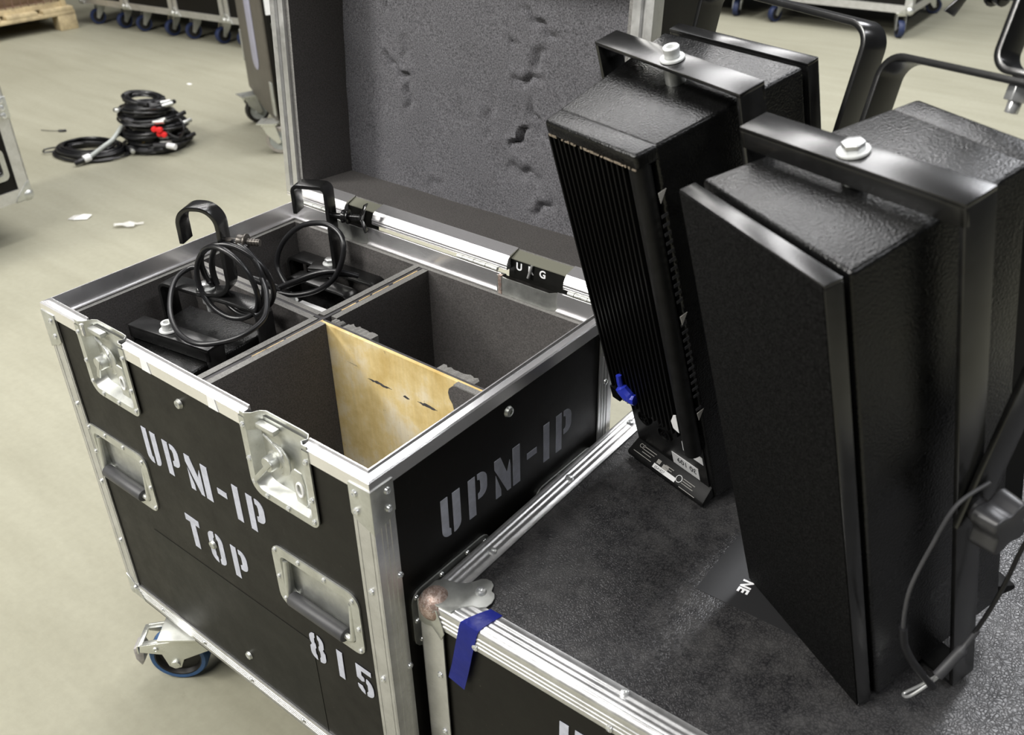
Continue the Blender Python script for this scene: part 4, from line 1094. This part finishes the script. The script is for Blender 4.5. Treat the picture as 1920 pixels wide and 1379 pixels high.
# ------------------------------------------------------------------ loudspeakers inside the case
def boxed_speaker(label, x, y, yaw, zt, hx, bar_y, bar_z, bar_hx, clamp):
    o = thing('loudspeaker', label, 'loudspeaker', (x, y, zb_ + .004), (0, 0, R(yaw)))
    b = zb_ + .004
    h = zt - .025 - b
    mb = MB(); mb.prism([(-hx * .86, -.060), (hx * .86, -.060), (hx * 1.05, .105), (-hx * 1.05, .105)], 0, h, 'z'); part(mb, 'cabinet', M['paint'], o, bevel=.004, seg=3)
    T_ = zt - b
    mb = MB(); mb.box(-hx, hx, -.016, .016, T_ - .0045, T_); mb.box(-hx, hx, -.016, -.0115, T_ - .021, T_ - .004); mb.box(hx - .006, hx, -.016, .016, T_ - .25, T_ - .004); mb.box(-hx, -hx + .006, -.016, .016, T_ - .25, T_ - .004)
    br = part(mb, 'bracket', M['smooth'], o, bevel=.0009)
    mb = MB(); mb.cyl((0, 0, T_ - .026), (0, 0, T_ - .003), .010, None, 18); part(mb, 'spacer', M['zinc'], br, smooth=True)
    socket_bolt(br, (-.012, .0, T_), False)
    Bz = bar_z - b
    mb = MB(); mb.strip(fillet_path([(-bar_hx, bar_y, Bz - .20), (-bar_hx, bar_y, Bz), (bar_hx, bar_y, Bz), (bar_hx, bar_y, Bz - .20)], .014, 8), (0, 1, 0), .016, .006)
    yo = part(mb, 'yoke', M['smooth'], o, bevel=.0008)
    socket_bolt(yo, (-.006, bar_y - .004, Bz + .008), True)
    mb = MB(); mb.lathe([(0, 0), (.016, 0), (.016, .005), (0, .005)], (-.006, bar_y - .004, Bz + .003), (0, 0, 1), 24); part(mb, 'washer', M['smooth'], yo, bevel=.001)
    mb = MB(); mb.cyl((-.006, bar_y - .004, Bz - .016), (-.006, bar_y - .004, Bz - .004), .0095, None, 6); mb.cyl((-.006, bar_y - .004, Bz - .030), (-.006, bar_y - .004, Bz - .014), .0055, None, 12); part(mb, 'nut', M['bright'], yo, bevel=.0006)
    return o, yo, br, b
sA, yoA, brA, bA = boxed_speaker('black loudspeaker in the front left compartment, round hook clamp standing on its yoke', .181, .097, 9, .6955, .081, .083, .722, .100, None)
sB, yoB, brB, bB = boxed_speaker('black loudspeaker sunk in the back left compartment, square hook clamp on its yoke', .150, .340, 3, .628, .095, .098, .655, .104, None)
def loc_in(o, p): return Matrix.Translation(o.location).inverted() and ((Matrix.Translation(o.location) @ Euler(o.rotation_euler).to_matrix().to_4x4()).inverted() @ Vector(p))
def dir_in(o, d): return Euler(o.rotation_euler).to_matrix().inverted() @ Vector(d)
nA = Vector((.88, .47, 0)).normalized(); wA = Vector((-.47, .88, 0)).normalized()
hook_clamp(sA, loc_in(sA, (.205, .193, .728)), dir_in(sA, nA), dir_in(sA, wA), (0, 0, 1), .137, .060, .055, .0265, hw=.0145, th=.0065, tail=.055, wing=False, boltlen=.055, boltz=.085)
nB = Vector((.90, .42, 0)).normalized(); wB = Vector((-.42, .90, 0)).normalized()
hook_clamp(sB, loc_in(sB, (.160, .432, .661)), dir_in(sB, nB), dir_in(sB, wB), (0, 0, 1), .150, .058, .048, .010, hw=.0150, th=.0065, tail=.05, wing=True, boltlen=.050, boltz=.098)
mb = MB(); mb.box(-.028, .030, -.012, .010, .0, .0008, Matrix.Translation((.030, .004, .628 - bB + .0002))); part(mb, 'name_label', M['label'], brB, label='torn silver label')
mb = MB(); mb.strip(fillet_path([(-.06, .052, .648 - bB - .05), (-.06, .052, .648 - bB), (.086, .052, .648 - bB), (.086, .052, .648 - bB - .09)], .016, 8), (0, 1, 0), .014, .005); part(mb, 'support_bar', M['smooth'], sB, bevel=.0008)

# power cables coiled on the yokes
def cable(label, pts, r, name='power_cable'):
    b = Vector(pts[0]); o = thing(name, label, 'cable', tuple(b))
    mb = MB(); mb.tube([p - b for p in smooth_path(pts, 10)], r, 10); part(mb, 'cable_loop', M['rubber'], o, smooth=True)
    return o, b
loopA = []
for k in range(52):
    a = R(200) - 2 * PI * k / 15.2
    rr = 1.0 + .13 * math.sin(k * .41 + .5)
    loopA.append((.226 + .058 * rr * math.cos(a), .186 + .016 * math.sin(k * .27 + 1) + .010 * math.cos(a), .752 + .056 * rr * math.sin(a)))
cA, bAo = cable('black power cable coiled over the round hook clamp and yoke, one wide loop hanging forward', loopA, .0042)
big = [(.276, .196, .772), (.304, .180, .760), (.328, .150, .742), (.316, .110, .727), (.275, .082, .716), (.226, .082, .712), (.176, .100, .714), (.134, .128, .722), (.108, .158, .734), (.106, .184, .742), (.126, .194, .746), (.152, .186, .742), (.172, .176, .738)]
mb = MB(); mb.tube([p - bAo for p in smooth_path(big, 10)], .0040, 10); part(mb, 'cable_loop', M['rubber'], cA, smooth=True)
loopB = [(.118, .355, .640), (.085, .362, .672), (.096, .372, .712), (.140, .380, .752), (.195, .385, .770), (.236, .382, .764), (.252, .372, .742), (.240, .360, .700), (.205, .350, .668), (.160, .335, .650), (.125, .325, .648)]
cB, bBo = cable('black power cable looped over the square hook clamp in the back left compartment', loopB, .0046)
for k, (dx, dz) in enumerate(((.004, -.004), (.012, .004))):
    l2 = [(.120, .330, .652), (.150 + dx, .338, .672 + dz), (.190 + dx, .352, .692 + dz), (.224 + dx, .366, .700 + dz), (.250 + dx, .388, .694)]
    mb = MB(); mb.tube([p - bBo for p in smooth_path(l2, 10)], .0044, 10); part(mb, 'cable_loop', M['rubber'], cB, smooth=True)
mb = MB(); mb.tube([p - bBo for p in smooth_path([(.085, .305, .672), (.105, .318, .660), (.128, .330, .650)], 8)], [.0046, .005, .0055, .006, .0065, .007, .0075, .008, .0082, .0082, .0082, .0082, .0078, .0074, .007, .0066, .0064], 10)
part(mb, 'plug', M['rubber'], cB, smooth=True)

# ------------------------------------------------------------------ cable pile on the floor
def coil_pts(rx, ry, turns, zamp, seed, z0):
    r = random.Random(seed); P = []; N = turns * 14
    e1, e2 = r.uniform(0, 6), r.uniform(0, 6)
    for i in range(N):
        a = 2 * PI * i / 14; k = 1 + .07 * math.sin(a * .31 + e1) + r.uniform(-.02, .02)
        P.append((rx * k * math.cos(a) + .006 * math.sin(a * .23 + e2), ry * k * math.sin(a), z0 + zamp * math.sin(a * .37 + e2)))
    return P
PC = Vector((-2.495, 1.68, 0)); ang = R(28)
kinds = [('black cable coil at the bottom of the heap on the floor', 0), ('black cable coil lying second from the bottom of the heap', 1), ('black cable coil with silver plug, third up in the heap', 2),
         ('black cable coil fourth up in the heap', 3), ('black cable coil with red plugs at mid height of the heap', 4), ('black cable coil just above the red plugs in the heap', 5),
         ('black cable coil seventh up in the heap', 6), ('loose black cable coil third from the top of the heap', 7), ('small black cable coil second from the top of the heap', 8), ('small black cable coil topping the heap', 9)]
for lab, i in kinds:
    z = .018 + i * .0208
    rx = .134 - .0030 * i - (.014 if i > 7 else 0); ry = .116 - .0030 * i - (.014 if i > 7 else 0)
    o = thing('cable_coil', lab, 'cable', (PC.x + rnd.uniform(-.022, .022), PC.y + rnd.uniform(-.022, .022), z), (R(rnd.uniform(-2, 2) * (1 + i * .35)), R(rnd.uniform(-2, 2) * (1 + i * .35)), ang + R(rnd.uniform(-35, 35))), 'cable coils heaped on the floor')
    mb = MB(); mb.tube(smooth_path(coil_pts(rx, ry, 5, .009, i + 20, 0), 3), .0052, 7)
    mb.tube(smooth_path(coil_pts(rx * .86, ry * .80, 4, .010, i + 40, .003), 3), .0052, 7)
    part(mb, 'loops', M['rubber'], o, smooth=True)
    a = rnd.uniform(-.6, .6) - PI / 2
    for k in range(2):
        a = rnd.uniform(-2.4, .2); px, py = rx * math.cos(a), ry * math.sin(a)
        mb = MB(); mb.cyl((px, py, .004), (px + .05 * math.cos(a + 1.2), py + .05 * math.sin(a + 1.2), .010), .009, .010, 12)
        part(mb, 'connector', M['rubber'] if k else M['zinc'], o, bevel=.002)
    for k in range(3):
        a = rnd.uniform(0, 2 * PI); px, py = rx * .95 * math.cos(a), ry * .95 * math.sin(a)
        mb = MB(); mb.box(-.010, .010, -.022, .022, -.014, .015, Matrix.Translation((px, py, 0)) @ Matrix.Rotation(a, 4, 'Z')); part(mb, 'tie_strap', M['rubberg'] if k else M['rubber'], o, bevel=.004)
    if i in (1, 0):
        mb = MB(); mb.tube([(rx * .9 * math.cos(-1.9), ry * .98 * math.sin(-1.9), 0), (rx * .9 * math.cos(-1.75), ry * 1.02 * math.sin(-1.75), .002)], .0075, 10); part(mb, 'yellow_band', M['yellow'], o, smooth=True)
    if i in (4, 5):
        for (dx, dy, dz) in ((.02, -.02, -.01), (.0, -.028, -.008), (.012, -.03, .012), (-.11, -.03, .0))[:(4 if i == 4 else 2)]:
            q = Euler(o.rotation_euler).to_matrix().inverted() @ Vector((.118 + dx, -.045 + dy, dz))
            mb = MB(); mb.lathe([(0, .016), (.010, .014), (.0125, .004), (.0125, -.012), (0, -.014)], q, Euler(o.rotation_euler).to_matrix().inverted() @ Vector((.7, -.6, .2)), 14); part(mb, 'red_plug', M['red'], o, smooth=True)
        if i == 5:
            P_ = [Euler(o.rotation_euler).to_matrix().inverted() @ Vector(p) for p in ((.09, .02, .0), (.16, .03, .02), (.20, .02, -.01), (.185, -.005, -.05), (.14, -.03, -.03), (.11, -.04, -.02))]
            mb = MB(); mb.tube(smooth_path(P_, 8), .005, 8); part(mb, 'stray_loop', M['rubber'], o, smooth=True)
    if i == 1:
        mb = MB(); P_ = [Euler(o.rotation_euler).to_matrix().inverted() @ Vector(p) for p in ((.095, -.09, .0), (.15, -.06, .004), (.185, -.045, .0))]
        mb.tube(P_[:2], .012, 12); part(mb, 'connector', M['rubberg'], o, smooth=True)
        mb = MB(); mb.tube(P_[1:], .013, 12); part(mb, 'connector', M['label'], o, smooth=True, label='white connector end')
FC = (-2.645, 1.445, .012)
o = thing('cable_coil', 'flat thin black cable coil lying left of the heap with grey sleeved end', 'cable', FC, (0, 0, R(20)))
mb = MB()
for k in range(5): mb.tube(smooth_path([(p[0], p[1], p[2] + .012 * (k % 3)) for p in coil_pts(.165 - .016 * k, .118 - .014 * k, 4, .006, k + 80, 0)], 3), .0042, 7)
part(mb, 'loops', M['rubber'], o, smooth=True)
mb = MB(); mb.tube(smooth_path([(-.14, -.05, 0), (-.19, -.075, 0), (-.205, -.045, .002), (-.17, -.01, .003), (-.12, .02, .005)], 8), .0035, 7); part(mb, 'stray_loop', M['rubber'], o, smooth=True)
iv = Euler((0, 0, R(20))).to_matrix().inverted()
F = Vector(FC)
q = [iv @ (Vector(p) - F) for p in ((-2.575, 1.305, .022), (-2.605, 1.345, .034), (-2.56, 1.46, .060), (-2.535, 1.545, .10))]
mb = MB(); mb.tube(smooth_path([iv @ (Vector(p) - F) for p in ((-2.530, 1.374, .026), (-2.530, 1.44, .05), (-2.535, 1.50, .07), (-2.545, 1.56, .11))], 8), .0095, 12); part(mb, 'grey_sleeve', M['sleeve'], o, smooth=True, label='grey sleeved cable end')
mb = MB(); mb.cyl(iv @ (Vector((-2.534, 1.348, .022)) - F), iv @ (Vector((-2.530, 1.378, .027)) - F), .016, .016, 14); part(mb, 'connector', M['label'], o, bevel=.003, label='white connector ring')
mb = MB(); mb.cyl(iv @ (Vector((-2.540, 1.308, .014)) - F), iv @ (Vector((-2.534, 1.350, .022)) - F), .010, .013, 14); part(mb, 'connector', M['rubber'], o, bevel=.003)

# paper scraps
mb = MB(); bm = mb.bm
P = [(-.040, -.014, .002), (-.015, -.022, .004), (.034, -.016, .003), (.040, .020, .006), (.010, .016, .010), (-.030, .018, .003)]
f = bm.faces.new([bm.verts.new(p) for p in P]); bmesh.ops.solidify(bm, geom=bm.faces[:], thickness=.0012)
tag(mb.build('paper_scrap', M['paper'], None, loc=(-2.010, 1.020, 0), rot=(0, 0, R(38))), 'flat white paper scrap on the floor left of the open flight case', 'paper')
mb = MB(); bm = mb.bm; r_ = random.Random(9); vs = []
for i in range(5):
    vs.append([bm.verts.new((-.05 + .025 * i, -.022 + .010 * j + r_.uniform(-.005, .005), .003 + r_.uniform(0, .014))) for j in range(4)])
for i in range(4):
    for j in range(3):
        if (i, j) in ((3, 0), (3, 1), (0, 2)): continue
        bm.faces.new((vs[i][j], vs[i + 1][j], vs[i + 1][j + 1], vs[i][j + 1]))
bmesh.ops.solidify(bm, geom=bm.faces[:], thickness=.001)
tag(mb.build('paper_scrap', M['paper'], None, loc=(-1.795, 1.095, .001), rot=(0, 0, R(40))), 'crumpled white paper scrap, the scrap nearer the open flight case', 'paper')
mb = MB(); mb.box(-.014, .014, -.008, .008, 0, .002); tag(mb.build('paper_scrap', M['paper'], None, loc=(-3.234, 2.367, 0)), 'tiny pale paper fleck on the floor behind the cable heap', 'paper')
mb = MB(); mb.tube(smooth_path([(-.09, -.02, .002), (-.03, -.012, .003), (.02, .004, .004), (.03, .016, .003)], 6), [.0015] * 10 + [.006] * 9, 8)
tag(mb.build('cable_tie', M['rubber'], None, loc=(-3.05, 1.517, .002), rot=(0, 0, R(15))), 'small black tie lying on the floor left of the heap', 'tie')

# ------------------------------------------------------------------ background cases
def small_caster(parent, x, y, zt, a, r=.05, tyre='navytyre'):
    m = Matrix.Translation((x, y, 0)) @ Matrix.Rotation(R(a), 4, 'Z')
    mb = MB(); mb.box(-.045, .045, -.04, .04, zt - .006, zt, m)
    o = part_of(mb, 'caster', M['fork'], parent)
    mb = MB()
    for s in (-1, 1): mb.prism([(-.03, zt - .006), (.03, zt - .006), (.05, r - .004), (.035, r - .012), (-.01, zt - .05)], s * .026 - .002, s * .026 + .002, 'y', m)
    mb.box(-.03, .03, -.027, .027, zt - .02, zt - .006, m)
    part_of(mb, 'fork', M['fork'], o)
    c = m @ Vector((.035, 0, r)); ax = m.to_3x3() @ Vector((0, 1, 0))
    mb = MB(); mb.lathe([(r * .72, -.016), (r * .94, -.017), (r, -.01), (r, .01), (r * .94, .017), (r * .72, .016)], c, ax, 24); part_of(mb, 'tyre', M[tyre], o, smooth=True)
    mb = MB(); mb.lathe([(0, -.02), (.014, -.02), (.016, -.012), (r * .74, -.014), (r * .74, .014), (.016, .012), (.014, .02), (0, .02)], c, ax, 20); part_of(mb, 'wheel', M['hub'] if tyre == 'navytyre' else M['sleeve'], o, smooth=True)
    return o

def bg_case(label, loc, yaw, sx, sy, z0, z1, trim=.034, ball=.02, casters=(), group=None, posts=True):
    o = thing('flight_case', label, 'flight case', loc, (0, 0, R(yaw)), group)
    part(MB().box(.004, sx - .004, .004, sy - .004, z0 + .003, z1 - .003), 'body', M['lam'], o)
    def tr(*a): part(MB().box(*a), 'edge_trim', M['alu'], o)
    for z in (z0, z1 - trim):
        tr(0, sx, -.001, .006, z, z + trim); tr(0, sx, sy - .006, sy + .001, z, z + trim); tr(-.001, .006, 0, sy, z, z + trim); tr(sx - .006, sx + .001, 0, sy, z, z + trim)
    for x in (0, sx):
        for y in (0, sy):
            s, t = (1 if x == 0 else -1), (1 if y == 0 else -1)
            mb = MB(); mb.box(*sorted((x - s * .0015, x + s * trim)), *sorted((y - t * .0015, y + t * .004)), z0, z1); mb.box(*sorted((x - s * .0015, x + s * .004)), *sorted((y - t * .0015, y + t * trim)), z0, z1); part(mb, 'corner_post', M['alu'], o)
            for z, u in ((z0, 1), (z1, -1)): ball_corner(o, (x, y, z), s, t, u, M['zinc'], ball, trim * 1.5)
    for (x, y, a) in casters: small_caster(o, x, y, z0, a)
    return o

# row at the back left
row = [('black flight case with pale trim, leftmost of the back row beside the pallet', 0), ('black flight case second from the pallet in the back row', 1), ('black flight case third from the pallet in the back row', 2), ('black flight case at the right end of the back row behind the grey trolley case', 3)]
rw = [.455, .455, .445, .46]
x = -5.09; y = 2.845; ya = 7.0
for (lab, i) in row:
    bg_case(lab, (x, y, 0), ya, rw[i], .60, .142, .72, .038, .024, ((.09, .09, 250), (rw[i] - .10, .09, 262), (.09, .5, 90), (rw[i] - .1, .5, 80)), 'flight cases in the back row')
    x += (rw[i] + .006) * math.cos(R(ya)); y += (rw[i] + .006) * math.sin(R(ya))

# pallet with wire cage
pal = thing('pallet', 'worn wooden pallet under the wire cage at the back left', 'pallet', (-5.02, 2.76, 0), (0, 0, R(-4)))
for k in range(5): part(MB().box(-1.0, .0, -1.15 + k * .236, -1.15 + k * .236 + .2, .118, .142), 'deck_board', M['wood'], pal, bevel=.003)
for xx in (-.1, -.55, -1.0): part(MB().box(xx, xx + .1, -1.15, .0, .094, .118), 'stringer', M['wood'], pal, bevel=.003)
for xx in (-.1, -.55, -1.0):
    for yy in (-1.15, -.64, -.12): part(MB().box(xx, xx + .1, yy, yy + .12, .0, .094), 'block', M['wood'], pal, bevel=.003)
cg = thing('wire_cage', 'rusty wire mesh cage standing on the wooden pallet', 'cage', (-5.02, 2.76, .1425), (0, 0, R(-4)))
mb = MB(); mb.box(-.98, -.05, -1.12, -.04, .0, .03); mb.box(-.98, -.05, -1.12, -.04, .52, .56)
for xx in (-.07, -.98):
    for yy in (-1.12, -.06): mb.box(xx, xx + .03, yy, yy + .03, 0, .6)
part(mb, 'cage_frame', M['wood'], cg)
mb = MB()
for k in range(22): mb.box(-.056, -.051, -1.1 + k * .049, -1.1 + k * .049 + .006, .02, .56); mb.box(-.96 + k * .043, -.96 + k * .043 + .006, -1.115, -1.110, .02, .56)
for k in range(10): mb.box(-.058, -.052, -1.1, -.05, .04 + k * .05, .046 + k * .05); mb.box(-.97, -.05, -1.118, -1.112, .04 + k * .05, .046 + k * .05)
part(mb, 'wire_mesh', M['wire'], cg)
mb = MB(); mb.box(-.9, -.12, -1.02, -.14, .03, .40); tag(mb.build('carton', plain('brown_carton', (.20, .13, .08), .8, var=.3, vscale=8), None, bevel=.01, loc=(-5.02, 2.76, .1425), rot=(0, 0, R(-4))), 'brown carton inside the wire cage', 'carton')

# grey trolley case behind the lid
gx, gy = -2.44, 2.175
L = math.hypot(.47, .225)
g = thing('trolley_case', 'tall grey wheeled case with long pale recess, behind the open lid', 'case', (gx, gy, 0), (0, 0, R(-25.5)))
mb = MB(); mb.prism([(0, .16), (L * .5, .13), (L, .13), (L, 1.3), (0, 1.3)], .0, .012, 'y'); part(mb, 'front_panel', M['grey'], g, bevel=.004)
part(MB().box(.005, L + .02, .012, .50, .14, 1.3), 'body', M['lam'], g, bevel=.01)
part(MB().box(L + .02, L + .024, .015, .3, .575, .68), 'paper_label', M['label'], g)
mb = MB(); mb.prism(rrect(L * .40, L * .63, .30, 1.1, .05), -.003, -.0005, 'y'); rc = part(mb, 'recess', M['recess'], g, bevel=.001, label='long pale rounded recess')
mb = MB(); add_rivet(mb, (L * .46, -.003, .66), (0, -1, 0), 3); part(mb, 'rivet', M['label'], rc, smooth=True)
mb = MB(); mb.box(L + .02, L + .032, .03, .12, .52, .545); part(mb, 'edge_latch', M['zinc'], g, bevel=.004)
mb = MB(); mb.box(L - .03, L + .004, -.004, .004, .16, .30); part(mb, 'corner_plate', M['zinc'], g, bevel=.002)
mb = MB(); mb.box(-.006, .01, -.004, .02, .28, .42); part(mb, 'corner_plate', M['zinc'], g, bevel=.002)
small_caster(g, .046, -.02, .138, 100, .058, 'hub'); small_caster(g, .505, -.03, .138, 60, .058, 'paletyre'); small_caster(g, .08, .42, .138, 60, .058, 'hub'); small_caster(g, L - .06, .42, .138, 60, .058, 'paletyre')

# case cut by the left edge of the frame
lc = bg_case('black flight case cut off by the left edge of the photo, recessed handle facing us', (-1.918, .238, 0), 94, .62, .55, .150, .80, .042, .024, ((.10, .08, 200), (.5, .1, 160), (.1, .45, 20), (.5, .45, 40)))
mo = Matrix.Identity(4)
mb = MB(); dish(mb, .37, .56, .235, .345, .018, .003, .02, Matrix.Translation((0, -.006, 0)) @ mo); dh = part(mb, 'handle_dish', M['zinc'], lc, smooth=True)
mb = MB(); mb.tube(fillet_path([(.395, -.004, .32), (.395, -.010, .265), (.535, -.010, .265), (.535, -.004, .32)], .008), .006, 10); part(mb, 'handle_bow', M['rubber'], dh, smooth=True)
mb = MB(); mb.box(.50, .623, -.009, -.001, .435, .505); mb.box(.612, .624, -.004, .04, .430, .50); pl = part(mb, 'corner_brace', M['zinc'], lc, bevel=.002)
for z in (.445, .47, .495): rivet(pl, (.60, -.009, z), (0, -1, 0), 2.2)

# cases at the back right
r1 = bg_case('black flight case on blue casters at the top right, its trimmed corner towards us', (-1.42, 5.44, 0), 3, .94, .90, .142, .80, .045, .028, ((.10, .08, 250), (.87, .05, 300), (.84, .8, 20), (.1, .8, 70)))
r2 = bg_case('black flight case at the top centre right, mostly hidden by the raised lid', (-2.52, 5.42, 0), 2, 1.02, .90, .142, .80, .045, .028, ((.10, .08, 250), (.90, .10, 280), (.9, .8, 20), (.1, .8, 70)))
